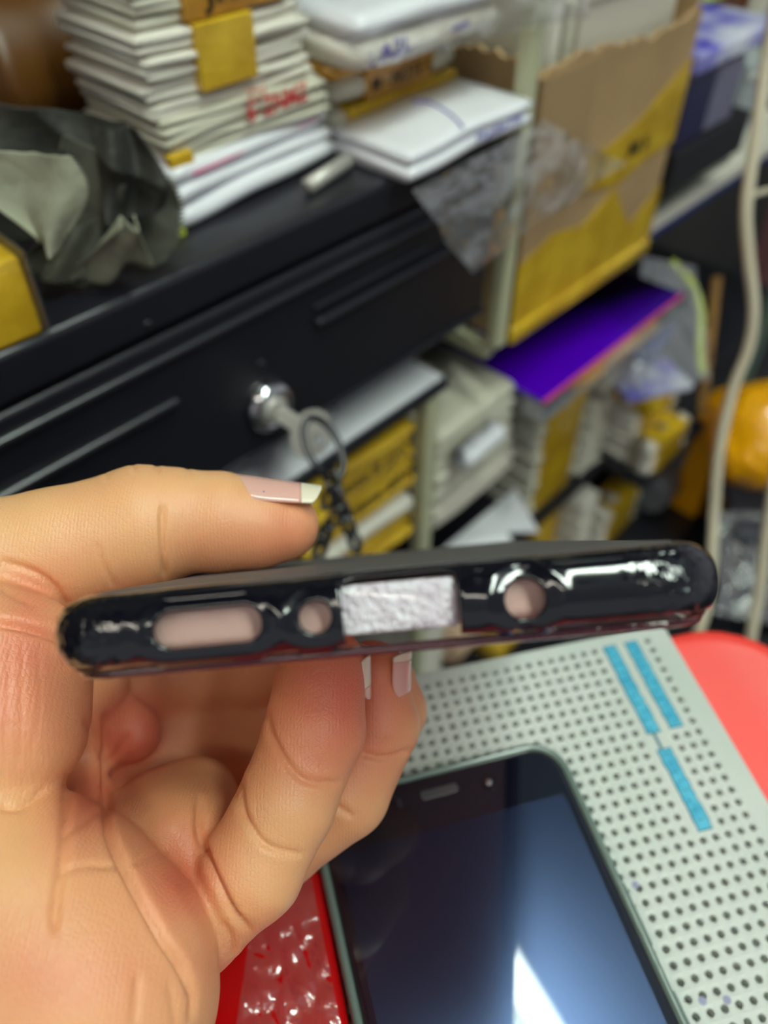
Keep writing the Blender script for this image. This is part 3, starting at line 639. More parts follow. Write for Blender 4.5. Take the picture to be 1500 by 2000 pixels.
lo_('yellow_bundle', 'upper of two yellow banded packs at the right end of the shelf', .556, .632, -.004, .083, Z1, (1222, 850), 'tape', 'paper')
lo_('yellow_bundle', 'lower of two yellow banded packs at the right end of the shelf', .552, .617, -.029, .024, Z1, (1262, 900), 'tape', 'paper')
lo_('yellow_pack', 'bright yellow pack just above the middle of the case edge', .490, .530, .036, .05, Z2, (1030, 1042), 'tape')
lo_('white_packet', 'white packet beside the bright yellow pack above the case', .5315, .5555, .012, .06, Z2, (1125, 1008), 'paper', cat='packet')
lo_('brown_pack', 'amber pack behind the slanted yellow bundle', .557, .622, .052, .05, Z2, (1130, 980), 'tape_dark')
lo_('white_packet', 'long white packet between the amber pack and the slanted bundle', .560, .622, .030, .021, Z2, (1155, 1005), 'paper', cat='packet')
lo_('yellow_bundle', 'narrow yellow and white bundle in the middle of the lower shelf', .557, .623, -.002, .030, Z2, (1170, 1030), 'tape', 'paper')
lo_('grey_film_pack', 'greyish glossy wrapped pack above the right end of the case', .626, .661, -.030, .10, Z2, (1240, 1015), mat('grey_film', rgb(105, 108, 112), .3, 0, .3), n=1)
t = shthing('amber_card', 'upright amber card left of the cream cable', 'card', .663, -.050, Z2 + .0003); obj('card_body', B1(0, .036, 0, .03, 0, .125, .002), 'orange_bag', t)
lo_('white_pack', 'white pack seen in the gap between the case and the grey board', .290, .333, .020, .09, Z2, (800, 1245), 'paper')
lo_('peach_pack', 'peach coloured wrap beside the yellow one behind the grey board', .3345, .366, .003, .05, Z2, (900, 1240), mat('peach', rgb(232, 196, 160), .5), n=1)
lo_('yellow_pack', 'yellow pack seen just under the case behind the grey board', .368, .400, -.016, .05, Z2, (975, 1222), 'tape', n=2)

# orange bag, black crate, floor clutter on the right
def blob(name, label, cat, px, py, d, rx, ry, rz_, m, seed, amp=.12, parent=None):
    bm = bmesh.new(); bmesh.ops.create_icosphere(bm, subdivisions=5, radius=1.0); c = Vector(dep(px, py, d))
    for v in bm.verts:
        n_ = noise.noise(v.co * 1.6 + Vector((seed, 0, 0))) + .5 * abs(noise.noise(v.co * 3.5 + Vector((seed, 3, 0))))
        q = v.co.normalized(); q = Vector([math.copysign(abs(x) ** .7, x) for x in q]); q *= 1 + amp * n_
        v.co = Vector(RT) * q.x * rx + Vector(UP) * q.y * ry + Vector(FW) * q.z * rz_
    o = obj(name, bm, m, parent, True); o.location = c
    return tag(o, label, cat)
blob('orange_bag', 'bulging orange yellow plastic bag at the right edge', 'bag', 1560, 850, .72, .081, .050, .042, 'orange_bag', 3)
cr = thing('black_crate', 'black plastic crate wrapped in film under the orange bag', 'crate', Matrix.Translation(dep(1512, 1080, .80)) @ Matrix.Rotation(-.1, 4, 'Z'))
obj('crate_body', B1(-.055, .08, -.03, .10, -.10, .05, .006), 'black_gloss', cr); obj('crate_rim', B1(-.058, .083, -.033, .103, .046, .056, .003), mat('dull_grey', rgb(80, 82, 92), .4), cr)
for k in range(4): obj('crate_rib', B1(-.05 + .033 * k, -.046 + .033 * k, -.034, -.03, -.095, .045, .001), 'black_gloss', cr)
film_sheet('clear_wrap', 'clear film bunched over the side of the black crate', [dep(1400, 1000, .755), dep(1520, 1000, .755), dep(1520, 1220, .745), dep(1400, 1200, .745)], 'film', .012, 9, freq=16)
bm = bmesh.new(); tube(bm, [dep(1400, 540, .80), dep(1368, 820, .84)], .005, 8); tag(obj('wooden_batten', bm, 'kraft'), 'brown wooden batten leaning behind the cream cable', 'batten')
fb('pink_box', 'dull pink box at the right edge behind the cream cable', 'box', 1470, 620, 1570, 450, .10, .03, mat('dull_pink', rgb(130, 85, 85), .6))
# cables
def cable(label, pts, r):
    bm = bmesh.new(); tube(bm, smooth_path([dep(*p) for p in pts], 8), r, 12); tag(obj('power_cable', bm, 'cable', None, True), label, 'cable')
cable('cream cable hanging in a long curve in front of the shelves', [(1530, -60, .40), (1500, 100, .42), (1478, 260, .43), (1458, 400, .44), (1462, 500, .45), (1472, 600, .46), (1462, 680, .47), (1432, 760, .48), (1405, 880, .49), (1395, 1000, .50), (1390, 1100, .50), (1380, 1180, .50), (1362, 1240, .50), (1330, 1320, .52), (1310, 1500, .6)], .0034)
cable('second cream cable at the right edge beside the black crate', [(1560, 700, .46), (1520, 900, .47), (1500, 1020, .48), (1482, 1160, .49), (1462, 1280, .50), (1455, 1400, .55), (1450, 1500, .6)], .0033)
bm = bmesh.new(); tube(bm, smooth_path([dep(1450, 388, .45), dep(1500, 372, .46), dep(1570, 360, .47)]), .0018, 8); tag(obj('thin_cable', bm, 'cable', None, True), 'thin pale wire crossing behind the cream cable', 'cable')

# ------------------------------------------------------------------ table, red tray, grey perforated board
BA = math.radians(13.4)
BM = Matrix.Translation((.079, .1425, 0)) @ Matrix.Rotation(BA, 4, 'Z')
tb = thing('worktable', 'dark worktable under the red tray', 'table', BM @ Matrix.Translation((0, 0, -.012)))
obj('table_top', B1(-.30, .012, -.55, .000, -.022, 0, .002), 'table', tb)
for (x, y) in ((-.27, -.52), (-.02, -.52), (-.27, -.03), (-.02, -.03)): obj('leg', B1(x - .015, x + .015, y - .015, y + .015, -.766, -.022, .002), 'table', tb)
def round_rect(x0, x1, y0, y1, r, n=8):
    out = []
    for (cx, cy, a0) in ((x1 - r, y1 - r, 0), (x0 + r, y1 - r, 90), (x0 + r, y0 + r, 180), (x1 - r, y0 + r, 270)):
        for k in range(n + 1):
            a = math.radians(a0 + 90 * k / n); out.append((cx + r * math.cos(a), cy + r * math.sin(a)))
    return out
def slab(pts, layers):
    """stack of offset loops: layers = [(inset, z)], closed top and bottom"""
    bm = bmesh.new(); c = Vector((sum(p[0] for p in pts) / len(pts), sum(p[1] for p in pts) / len(pts), 0)); n_ = len(pts); rings = []
    nr = []
    for i in range(n_):
        a = Vector((*pts[i - 1], 0)); b = Vector((*pts[(i + 1) % n_], 0)); t = (b - a).normalized(); nr.append(Vector((-t.y, t.x, 0)))
    for ins, z_ in layers: rings.append([bm.verts.new((pts[i][0] + nr[i].x * ins, pts[i][1] + nr[i].y * ins, z_)) for i in range(n_)])
    for a, b in zip(rings, rings[1:]):
        for i in range(n_): bm.faces.new((a[i], a[(i + 1) % n_], b[(i + 1) % n_], b[i]))
    bm.faces.new(rings[0][::-1]); bm.faces.new(rings[-1]); bmesh.ops.recalc_face_normals(bm, faces=bm.faces[:]); return bm
tr = thing('red_tray', 'red plastic tray with rounded corners under the grey perforated board', 'tray', BM @ Matrix.Translation((0, 0, -.0115)))
obj('tray_body', slab(round_rect(-.26, .045, -.30, .004, .028), [(.004, 0), (.0005, .0015), (0, .004), (.0006, .0052), (.002, .0058), (.005, .0055), (.007, .0045)]), 'red', tr, True)
# board with real holes
PIT = .003432
bd = thing('perforated_board', 'grey board with rows of round holes and cyan strips, under the phone', 'board', BM)
def board_mesh():
    V = []; Fc = []; idx = {}
    def vert(x, y, z_):
        k = (round(x, 6), round(y, 6), round(z_, 6))
        if k not in idx: idx[k] = len(V); V.append((x, y, z_))
        return idx[k]
    x0, x1, y0, y1 = -.1110, .0072, -.132, .0045
    c0, c1, r1 = -31, 0, 37
    def hole(r, c):
        if 0 <= r <= 8 and -4 <= c <= -1: return False
        if 9 <= r <= 16 and c in (-4, -3): return False
        return True
    h = PIT / 2; n_ = 12; R_ = .00092
    for r in range(0, r1 + 1):
        for c in range(c0, c1 + 1):
            cx, cy = c * PIT, -r * PIT
            q = [(cx - h, cy - h), (cx + h, cy - h), (cx + h, cy + h), (cx - h, cy + h)]
            if not hole(r, c): Fc.append([vert(a, b, 0) for a, b in q]); continue
            ring = [vert(cx + R_ * math.cos(2 * math.pi * k / n_ + math.pi / 4), cy + R_ * math.sin(2 * math.pi * k / n_ + math.pi / 4), -.00015) for k in range(n_)]
            low = [vert(cx + R_ * .93 * math.cos(2 * math.pi * k / n_ + math.pi / 4), cy + R_ * .93 * math.sin(2 * math.pi * k / n_ + math.pi / 4), -.0032) for k in range(n_)]
            Q = [vert(a, b, 0) for a, b in q]; Q = [Q[2], Q[3], Q[0], Q[1]]
            for s_ in range(4):
                a = ring[3 * s_:3 * s_ + 3] + [ring[(3 * s_ + 3) % n_]]
                Fc.append([Q[s_], Q[(s_ + 1) % 4], a[3], a[2]]); Fc.append([Q[s_], a[2], a[1]]); Fc.append([Q[s_], a[1], a[0]])
            for k in range(n_): Fc.append([ring[k], ring[(k + 1) % n_], low[(k + 1) % n_], low[k]])
            Fc.append(low)
    gx0, gx1, gy0, gy1 = c0 * PIT - h, c1 * PIT + h, -r1 * PIT - h, h
    def P4(a, b, c, d): Fc.append([vert(*a), vert(*b), vert(*c), vert(*d)])
    P4((x0, y0, 0), (x1, y0, 0), (gx1, gy0, 0), (gx0, gy0, 0)); P4((x1, y0, 0), (x1, y1, 0), (gx1, gy1, 0), (gx1, gy0, 0))
    P4((x1, y1, 0), (x0, y1, 0), (gx0, gy1, 0), (gx1, gy1, 0)); P4((x0, y1, 0), (x0, y0, 0), (gx0, gy0, 0), (gx0, gy1, 0))
    b_ = [(x0, y0), (x1, y0), (x1, y1), (x0, y1)]
    for k in range(4):
        a, c = b_[k], b_[(k + 1) % 4]; P4((*a, 0), (*a, -.0056), (*c, -.0056), (*c, 0))
    P4(*[(*p, -.0056) for p in b_[::-1]])
    return V, Fc
o = obj('board_panel', board_mesh(), 'board', bd)
bm = bmesh.new(); bm.from_mesh(o.data); bmesh.ops.recalc_face_normals(bm, faces=bm.faces[:]); bm.to_mesh(o.data); bm.free()
def strip(c, r0, r1, seed):
    r_ = random.Random(seed); n_ = int((r1 - r0) * 3); Lf = []; Rt = []
    for i in range(n_ + 1):
        y = -(r0 + (r1 - r0) * i / n_) * PIT; Lf.append((c * PIT - .00205 + r_.uniform(-.0002, .0002), y)); Rt.append((c * PIT + .00205 + r_.uniform(-.0002, .0002), y))
    def mk(ins, z0, z1):
        pts = [(x + ins, y) for x, y in Lf] + [(x - ins, y) for x, y in Rt[::-1]]
        if ins > 0:
            m_ = len(Lf); pts[0] = (pts[0][0], pts[0][1] - ins); pts[-1] = (pts[-1][0], pts[-1][1] - ins); pts[m_ - 1] = (pts[m_ - 1][0], pts[m_ - 1][1] + ins); pts[m_] = (pts[m_][0], pts[m_][1] + ins)
        bm = bmesh.new(); a = [bm.verts.new((x, y, z0)) for x, y in pts]; f = bm.faces.new(a); g = bmesh.ops.extrude_face_region(bm, geom=[f])
        for v in g['geom']:
            if isinstance(v, bmesh.types.BMVert): v.co.z = z1
        bmesh.ops.triangulate(bm, faces=bm.faces[:]); bmesh.ops.recalc_face_normals(bm, faces=bm.faces[:]); return bm
    s_ = obj('cyan_strip', mk(.0003, .00005, .00022), 'cyan', bd); obj('strip_outline', mk(0, .00002, .00012), 'cyan_line', s_)
    for k in range(int((r1 - r0) * 1.3)):
        y = -(r0 + .5 + k / 1.3) * PIT
        if y < -(r1 - .3) * PIT: break
        obj('printed_mark', B1(c * PIT - .0011, c * PIT + r_.uniform(0, .0011), y, y + .00022, .00022, .00026), 'cyan_line', s_)
strip(-1.55, -.25, 8.3, 1); strip(-3.55, -.25, 8.35, 2); strip(-3.45, 9.75, 16.4, 3)
obj('strip_outline', B1(-3.6 * PIT - .0004, -3.6 * PIT + .0004, -9.8 * PIT, -8.3 * PIT, .00002, .00012), 'cyan_line', bd)
for (x, y) in ((1372, 1955), (1420, 1953), (1241, 1728)):
    p = BM.inverted() @ Vector(onz(x, y, 0)); b_ = bmesh.new(); lathe(b_, [(.0009, .00002), (.0009, .00005)], 14); o = obj('ink_stain', b_, mat('faint_stain', rgb(150, 150, 180), .6), bd); o.matrix_local = Matrix.Translation((p.x, p.y, 0))

# red packet in clear film at the lower left of the phone
t = thing('red_packet', 'glossy red packet in crinkled clear film left of the phone', 'packet', BM @ Matrix.Translation((-.1175, -.215, .0002)))
bm = bmesh.new(); box(bm, -.10, .0105, 0, .1705, 0, .0050, .002, 3); obj('packet_body', bm, 'darkred', t, True)
pc = [onz(500, 1735, .0062), onz(608, 1715, .0062), onz(675, 2050, .0062), onz(450, 2080, .0062)]
film_sheet('clear_wrap', 'crinkled clear film lying over the red packet', [Vector(p) for p in pc], film_mat('glossy_film', (.97, .95, .95, 1), .06, .16, 150, .7, .002, .22), .0026, 12, freq=80)

# ------------------------------------------------------------------ phone lying on the board
PA = math.radians(15.3)
pr = onz(1128, 1530, .009); e1 = Vector((math.cos(PA), math.sin(PA), 0)); e2 = Vector((-math.sin(PA), math.cos(PA), 0))
Lp = Vector(onz(690, 2000, .009)); Rp = Vector(onz(1352, 2000, .009)); Tp = Vector(onz(860, 1490, .009))
px0 = Lp.dot(e1); px1 = Rp.dot(e1); py1 = Tp.dot(e2); PW = px1 - px0; PL = .150
PM = Matrix.Translation(e1 * px0 + e2 * (py1 - PL)) @ Matrix.Rotation(PA, 4, 'Z')
ph = thing('smartphone', 'smartphone lying face up on the grey perforated board', 'phone', PM)
rr = round_rect(0, PW, 0, PL, .0095, 12)
obj('protective_shell', slab(rr, [(.0015, .0002), (.0004, .001), (0, .003), (0, .0068), (.0004, .0080), (.0011, .0083), (.0018, .0080), (.0020, .0074)]), 'phone_rim', ph, True)
obj('phone_body', slab(rr, [(.0021, .0072), (.0021, .0078), (.0028, .0082), (.0040, .0082)]), 'phone_side', ph, True)
obj('screen_glass', slab(rr, [(.0030, .0080), (.0030, .00835), (.0033, .00850)]), 'glass', ph)
dp_ = obj('display', slab(round_rect(.0048, PW - .0048, .012, PL - .0155, .0008, 3), [(0, .0085), (0, .00853)]), 'display', ph)
def on_phone(x, y):
    p = PM.inverted() @ Vector(onz(x, y, .0087)); return p.x, p.y
x, y = on_phone(858, 1545); obj('earpiece', slab(round_rect(x - .0048, x + .0048, y - .0012, y + .0012, .0008, 4), [(0, .0085), (.0002, .0086)]), mat('earpiece_mesh', rgb(70, 66, 70), .5), ph)
x, y = on_phone(955, 1527); b_ = bmesh.new(); lathe(b_, [(.0021, .0085), (.0021, .0087), (.0013, .0087), (.0001, .00865)], 24); o = obj('camera_lens', b_, 'black_gloss', ph); o.location = (x, y, 0)
b_ = bmesh.new(); lathe(b_, [(.0009, .0087), (.0007, .0090), (.0001, .0091)], 16); q = obj('lens_glint', b_, 'chrome', o)  # small chrome dome added to stand for the glint on the lens
q.name = 'lens_centre'
for (xx, yy) in ((780, 1567), (728, 1588)):
    x, y = on_phone(xx, yy); obj('sensor', slab(round_rect(x - .0007, x + .0007, y - .0013, y + .0013, .0005, 3), [(0, .0085), (.0001, .0086)]), mat('sensor_grey', rgb(40, 40, 46), .4), ph)
for (ya, yb) in ((.098, .112), (.080, .089)): obj('side_button', B1(PW - .0004, PW + .0009, ya, yb, .0035, .0058, .0004), 'phone_rim', ph)

# ------------------------------------------------------------------ surface nets
def surface_nets(f, xs, ys, zs):
    """f[nx,ny,nz] signed field on a rectilinear grid -> verts, quads"""
    s_ = f < 0
    cnt = np.zeros(tuple(n_ - 1 for n_ in f.shape), np.int8)
    for a in (0, 1):
        for b in (0, 1):
            for c in (0, 1): cnt += s_[a:f.shape[0] - 1 + a, b:f.shape[1] - 1 + b, c:f.shape[2] - 1 + c]
    act = np.argwhere((cnt > 0) & (cnt < 8)); I, J, K = act.T
    idm = -np.ones(cnt.shape, np.int32); idm[I, J, K] = np.arange(len(act))
    acc = np.zeros((len(act), 3)); n_ = np.zeros(len(act)); G = (xs, ys, zs)
    for ax in range(3):
        o1, o2 = [q for q in range(3) if q != ax]
        for a in (0, 1):
            for b in (0, 1):
                p = [I.copy(), J.copy(), K.copy()]; p[o1] += a; p[o2] += b; q = [v.copy() for v in p]; q[ax] += 1
                f0 = f[tuple(p)]; f1 = f[tuple(q)]; m_ = (f0 < 0) != (f1 < 0); t = np.where(m_, f0 / np.where(m_, f0 - f1, 1), 0)
                pos = np.stack([G[k][p[k]] for k in range(3)], 1).astype(float); pos[:, ax] += t * (G[ax][q[ax]] - G[ax][p[ax]])
                acc += pos * m_[:, None]; n_ += m_
    V = acc / n_[:, None]; faces = []
    for ax in range(3):
        o1, o2 = [(1, 2), (2, 0), (0, 1)][ax]
        sl0 = [slice(None)] * 3; sl1 = [slice(None)] * 3; sl0[ax] = slice(0, -1); sl1[ax] = slice(1, None)
        e = np.argwhere(s_[tuple(sl0)] != s_[tuple(sl1)])
        ok = (e[:, o1] > 0) & (e[:, o2] > 0) & (e[:, o1] < f.shape[o1] - 1) & (e[:, o2] < f.shape[o2] - 1); e = e[ok]
        c = []
        for (a, b) in ((-1, -1), (0, -1), (0, 0), (-1, 0)):
            q = e.copy(); q[:, o1] += a; q[:, o2] += b; c.append(idm[q[:, 0], q[:, 1], q[:, 2]])
        qd = np.stack(c, 1); inside = s_[e[:, 0], e[:, 1], e[:, 2]]; qd[~inside] = qd[~inside][:, ::-1]; faces.append(qd)
    return V, np.concatenate(faces)
def np_mesh(name, V, Q, m, parent=None):
    me = bpy.data.meshes.new(name); me.vertices.add(len(V)); me.vertices.foreach_set('co', V.astype(np.float32).ravel())
    me.loops.add(len(Q) * 4); me.loops.foreach_set('vertex_index', Q.astype(np.int32).ravel())
    me.polygons.add(len(Q)); me.polygons.foreach_set('loop_start', np.arange(0, len(Q) * 4, 4, dtype=np.int32))
    me.update(calc_edges=True); me.polygons.foreach_set('use_smooth', [True] * len(Q)); me.materials.append(M[m] if isinstance(m, str) else m)
    o = bpy.data.objects.new(name, me); COL.objects.link(o)
    if parent: o.parent = parent
    return o
def smooth_V(V, Q, it=2, lam=.5):
    E_ = np.concatenate([Q[:, [0, 1]], Q[:, [1, 2]], Q[:, [2, 3]], Q[:, [3, 0]]]); n_ = len(V)
    for _ in range(it):
        acc = np.zeros_like(V); c = np.bincount(E_[:, 0], minlength=n_) + np.bincount(E_[:, 1], minlength=n_)
        for k in range(3): acc[:, k] = np.bincount(E_[:, 0], V[E_[:, 1], k], n_) + np.bincount(E_[:, 1], V[E_[:, 0], k], n_)
        V = V * (1 - lam) + lam * acc / np.maximum(c, 1)[:, None]
    return V
def smin(a, b, k):
    h = np.clip(.5 + .5 * (b - a) / k, 0, 1); return b * (1 - h) + a * h - k * h * (1 - h)

# ------------------------------------------------------------------ the held phone case
# frame in camera millimetres: x right, y up, z forward
ROT = math.radians(5.3)
cy = np.array([.015, -.036, 1.0]); cy /= np.linalg.norm(cy)
cx = np.array([math.cos(ROT), math.sin(ROT), 0]); cx -= cy * (cx @ cy); cx /= np.linalg.norm(cx)
ch_ = np.cross(cx, cy); ch_ = -ch_ if ch_[1] < 0 else ch_
CW, CL, CT = 84.0, 156.0, 9.9
near = np.array([0.1, (1000 - 1193) / F * 96.5, 95.0]); ctr = near + cy * (CL / 2)
def rrect(x, y, w_, h_, r_):
    qx = np.abs(x) - w_ + r_; qy = np.abs(y) - h_ + r_
    return np.hypot(np.maximum(qx, 0), np.maximum(qy, 0)) + np.minimum(np.maximum(qx, qy), 0) - r_
def case_outer(x, y, h):
    q = rrect(x, y, CW / 2, CL / 2, 8.5); r_ = 4.5
    a = q + r_; b = np.abs(h) - CT / 2 + r_
    return np.hypot(np.maximum(a, 0), np.maximum(b, 0)) + np.minimum(np.maximum(a, b), 0) - r_
HOLES = [(-21.1, 0.1, 6.4, 2.1, 2.05), (-8.3, .1, 1.9, 1.9, 1.9), (1.9, .05, 6.9, 3.95, 1.6), (16.6, 0, 2.35, 2.35, 2.35)]
def case_sdf(x, y, h):
    d = case_outer(x, y, h)
    for (hx, hh, a, b, r_) in HOLES:      # soft swelling and groove round every opening
        e = rrect(x - hx, h - hh, a, b, r_); g = np.clip((-(CL / 2) + 8 - y), 0, 1)
        d = d - (.16 * np.exp(-((e - 2.2) / .8) ** 2) - .22 * np.exp(-((e - .5) / .8) ** 2)) * g * (.4 if 6.6 < a else 1)
    q = rrect(x, y, CW / 2, CL / 2, 8.5)
    cav = np.maximum(np.maximum(q + 1.6, h - (CT / 2 - 1.3)), -h - (CT / 2 - 1.0))
    op = np.maximum(q + 2.9, h)
    d = -smin(-d, cav, .3); d = np.maximum(d, -op)
    for (hx, hh, a, b, r_) in HOLES:
        e = np.maximum(rrect(x - hx, h - hh, a, b, r_), y + CL / 2 - 7); d = -smin(-d, e, .5)
    return d
xs = np.arange(-CW / 2 - 1.2, CW / 2 + 1.4, .34); hs = np.arange(-CT / 2 - 1.0, CT / 2 + 1.0, .27)
ys = np.concatenate([np.arange(-CL / 2 - 1.0, -CL / 2 + 13, .34), np.arange(-CL / 2 + 13.5, CL / 2 - 13, 2.5), np.arange(CL / 2 - 12.5, CL / 2 + 1.5, .8)])
X, Y, H_ = np.meshgrid(xs, ys, hs, indexing='ij')
f = case_sdf(X, Y, H_); V, Q = surface_nets(f, xs, ys, hs); V = smooth_V(V, Q, 1, .4)
C2W = np.stack([RT, UP, FW])      # rows: camera axes in world
def case_to_cam(v): return ctr + v[:, :1] * cx + v[:, 1:2] * cy + v[:, 2:3] * ch_
def cam_to_world(v): return CAM + (v @ C2W) / 1000.0
cs = thing('phone_case', 'glossy black phone case held edge-on in the hand', 'phone case')
o4 = Matrix.Identity(4); axw = [Vector(a @ C2W) for a in (cx, cy, ch_)]; ow = Vector(cam_to_world(ctr[None])[0])
o4 = Matrix(((axw[0].x, axw[1].x, axw[2].x, ow.x), (axw[0].y, axw[1].y, axw[2].y, ow.y), (axw[0].z, axw[1].z, axw[2].z, ow.z), (0, 0, 0, 1)))
cs.matrix_world = o4
shell = np_mesh('case_shell', V / 1000, Q, 'case', cs)
ca = shell.data.attributes.new('corner', 'FLOAT', 'POINT')
dc = np.minimum(np.hypot(np.abs(V[:, 0]) - (CW / 2 - 4.5), V[:, 1] + CL / 2 - 3.0), 99)
ca.data.foreach_set('value', np.clip(1.25 - dc / 8.0, 0, 1).astype(np.float32))
obj('back_panel', slab(round_rect(-.0375, .0375, -.0735, .0735, .006), [(0, CT / 2000 - .00005), (0, CT / 2000 + .00005), (.0003, CT / 2000 + .00012)]), mat('matte_back', rgb(92, 88, 88), .55), cs)
# thin plum coloured lip along the open face
rc_ = round_rect(-CW / 2 + 3.0, CW / 2 - 3.0, -CL / 2 + 3.0, CL / 2 - 3.0, 6)
bm = bmesh.new(); tube(bm, [(p[0] / 1000, p[1] / 1000, (-CT / 2 + .30) / 1000) for p in rc_], .00062, 8, True); obj('case_lip', bm, 'case_lip', cs, True)
# foam inside the case
fo = thing('foam_insert', 'pale pink foam sheet packed inside the phone case', 'foam', o4)
bm = bmesh.new(); box(bm, -.0372, .0372, -.0748, .0745, -.0026, .0034, .0012, 3); obj('foam_body', bm, 'foam', fo, True)
bm = bmesh.new(); box(bm, -.0056, .0088, -.0757, -.0745, -.0026, .0034, .0005, 2); obj('bubble_film', bm, 'bubble', fo, True)['label'] = 'whitish lilac glittering bubble film'

# ------------------------------------------------------------------ the hand (camera millimetres, then to world)
def cp(x, y, d): return np.array([(x - 750) / F * d, (1000 - y) / F * d, d])
def seg(p1, r1, p2, r2):   # each p = (px,py,depth mm), r in px at that depth
    return (cp(*p1), r1 * p1[2] / F, cp(*p2), r2 * p2[2] / F)
def chain(pts): return [seg(a[:3], a[3], b[:3], b[3]) for a, b in zip(pts, pts[1:])]
PARTS = {
 'thumb': (chain([(-230, 1190, 146, 150), (-60, 1120, 150, 138), (110, 1078, 154, 120), (285, 1030, 158, 118)]) + chain([(285, 1028, 158, 116), (345, 1018, 159, 98), (430, 1020, 160, 94), (500, 1026, 161, 82), (553, 1027, 162, 68)]), 2.0),
 'thenar': (chain([(-200, 1250, 140, 190), (-40, 1330, 136, 165), (-10, 1430, 132, 140), (-60, 1540, 128, 130)]) + chain([(60, 1290, 138, 100), (40, 1400, 134, 95)]), 7.0),
 'web': (chain([(60, 1200, 158, 90), (150, 1330, 164, 80), (150, 1470, 164, 70)]) + chain([(170, 1330, 182, 110), (330, 1440, 192, 130), (560, 1430, 205, 100)]) + chain([(120, 1420, 178, 120), (300, 1560, 182, 110)]), 7.0),
 'pillow': (chain([(235, 1415, 168, 58), (262, 1432, 168, 52)]), 3.0),
 'palm': (chain([(-150, 1700, 128, 240), (60, 1850, 124, 260), (148, 1950, 120, 245), (120, 2150, 116, 245)]) + chain([(165, 1570, 156, 62), (190, 1700, 142, 90), (270, 1850, 130, 110), (300, 1950, 126, 100)])
      + chain([(-20, 1800, 132, 170), (80, 1650, 145, 90)]), 6.0),
 'pad': (chain([(305, 1600, 154, 88), (335, 1665, 147, 112), (385, 1775, 141, 78), (390, 1840, 138, 64)]) + chain([(385, 1560, 160, 78), (350, 1660, 148, 105)]), 6.0),
 'little': (chain([(628, 1305, 147, 86), (615, 1420, 144, 96)]) + chain([(615, 1430, 144, 95), (560, 1565, 140, 94)]) + chain([(556, 1575, 140, 94), (490, 1700, 138, 98), (425, 1800, 138, 70)]), 1.6),
 'ring': (chain([(728, 1318, 163, 66), (735, 1410, 163, 82)]) + chain([(733, 1420, 163, 82), (672, 1540, 161, 90)]) + chain([(666, 1550, 161, 88), (540, 1640, 164, 90), (400, 1640, 168, 90)]), 1.6),
 'middle': (chain([(755, 1335, 180, 58), (762, 1385, 180, 68)]) + chain([(762, 1388, 180, 68), (690, 1500, 182, 80)]) + chain([(690, 1500, 182, 80), (520, 1560, 190, 90), (330, 1500, 190, 100)]), 1.6),
 'index': (chain([(560, 1310, 196, 60), (470, 1300, 192, 78), (370, 1305, 186, 86), (260, 1330, 180, 84), (190, 1370, 176, 84)]), 3.0),
}
def part_sdf(P, segs, k):
    d = None
    for a, ra, b, rb in segs:
        ab = b - a; t = np.clip(((P - a) @ ab) / (ab @ ab), 0, 1); e = np.linalg.norm(P - a - t[:, None] * ab, axis=1) - (ra + (rb - ra) * t)
        d = e if d is None else smin(d, e, k)
    return d
def hand_sdf(P, full=True):
    D_ = {k: part_sdf(P, *v) for k, v in PARTS.items()}
    palm = smin(smin(smin(smin(D_['palm'], D_['web'], 5), D_['pillow'], 3.0), D_['pad'], 3.0), D_['thenar'], 2.5)
    palm = smin(palm, D_['thumb'], 2.0)
    d = smin(palm, D_['index'], 3.0)
    fing = smin(smin(D_['little'], D_['ring'], .5), D_['middle'], .5)
    near_root = smin(palm, D_['little'], 2.2); d = smin(d, near_root, .4); d = smin(d, smin(palm, D_['ring'], 2.0), .4); d = smin(d, D_['middle'], 1.0); d = smin(d, fing, .4)
    if full:
        q = P - ctr; x, y, h = q @ cx, q @ cy, q @ ch_
        d = np.maximum(d, -(case_outer(x, y, h) - .08))
    return d
res = .55
lo = np.array([-105.0, -95.0, 95.0]); hi = np.array([20.0, 16.0, 205.0]); NB = 12
n3 = (np.ceil((hi - lo) / res / NB).astype(int)) * NB
gx, gy, gz = [lo[k] + np.arange(n3[k] + 1) * res for k in range(3)]
fld = np.full((n3[0] + 1, n3[1] + 1, n3[2] + 1), 5.0, np.float32)
bc = np.stack(np.meshgrid(*[lo[k] + (np.arange(n3[k] // NB) + .5) * NB * res for k in range(3)], indexing='ij'), -1).reshape(-1, 3)
bi = np.stack(np.meshgrid(*[np.arange(n3[k] // NB) for k in range(3)], indexing='ij'), -1).reshape(-1, 3)
bd_ = hand_sdf(bc, False); rad = NB * res * .87 + 2.5
loc = np.stack(np.meshgrid(*[np.arange(NB + 1)] * 3, indexing='ij'), -1)
for k in range(len(bc)):
    i, j, l = bi[k] * NB
    if bd_[k] > rad: continue
    if bd_[k] < -rad: 
        fld[i:i + NB + 1, j:j + NB + 1, l:l + NB + 1] = np.where(fld[i:i + NB + 1, j:j + NB + 1, l:l + NB + 1] == 5.0, -5.0, fld[i:i + NB + 1, j:j + NB + 1, l:l + NB + 1]); continue
todo = [k for k in range(len(bc)) if -rad <= bd_[k] <= rad]
for c0_ in range(0, len(todo), 120):
    ks = todo[c0_:c0_ + 120]; base = bi[ks] * NB
    P = (lo + (base[:, None, None, None, :] + loc[None]) * res).reshape(-1, 3); d = hand_sdf(P).astype(np.float32).reshape(len(ks), NB + 1, NB + 1, NB + 1)
    for q, b in enumerate(base): fld[b[0]:b[0] + NB + 1, b[1]:b[1] + NB + 1, b[2]:b[2] + NB + 1] = d[q]
V, Q = surface_nets(fld, gx, gy, gz); V = smooth_V(V, Q, 2, .5)
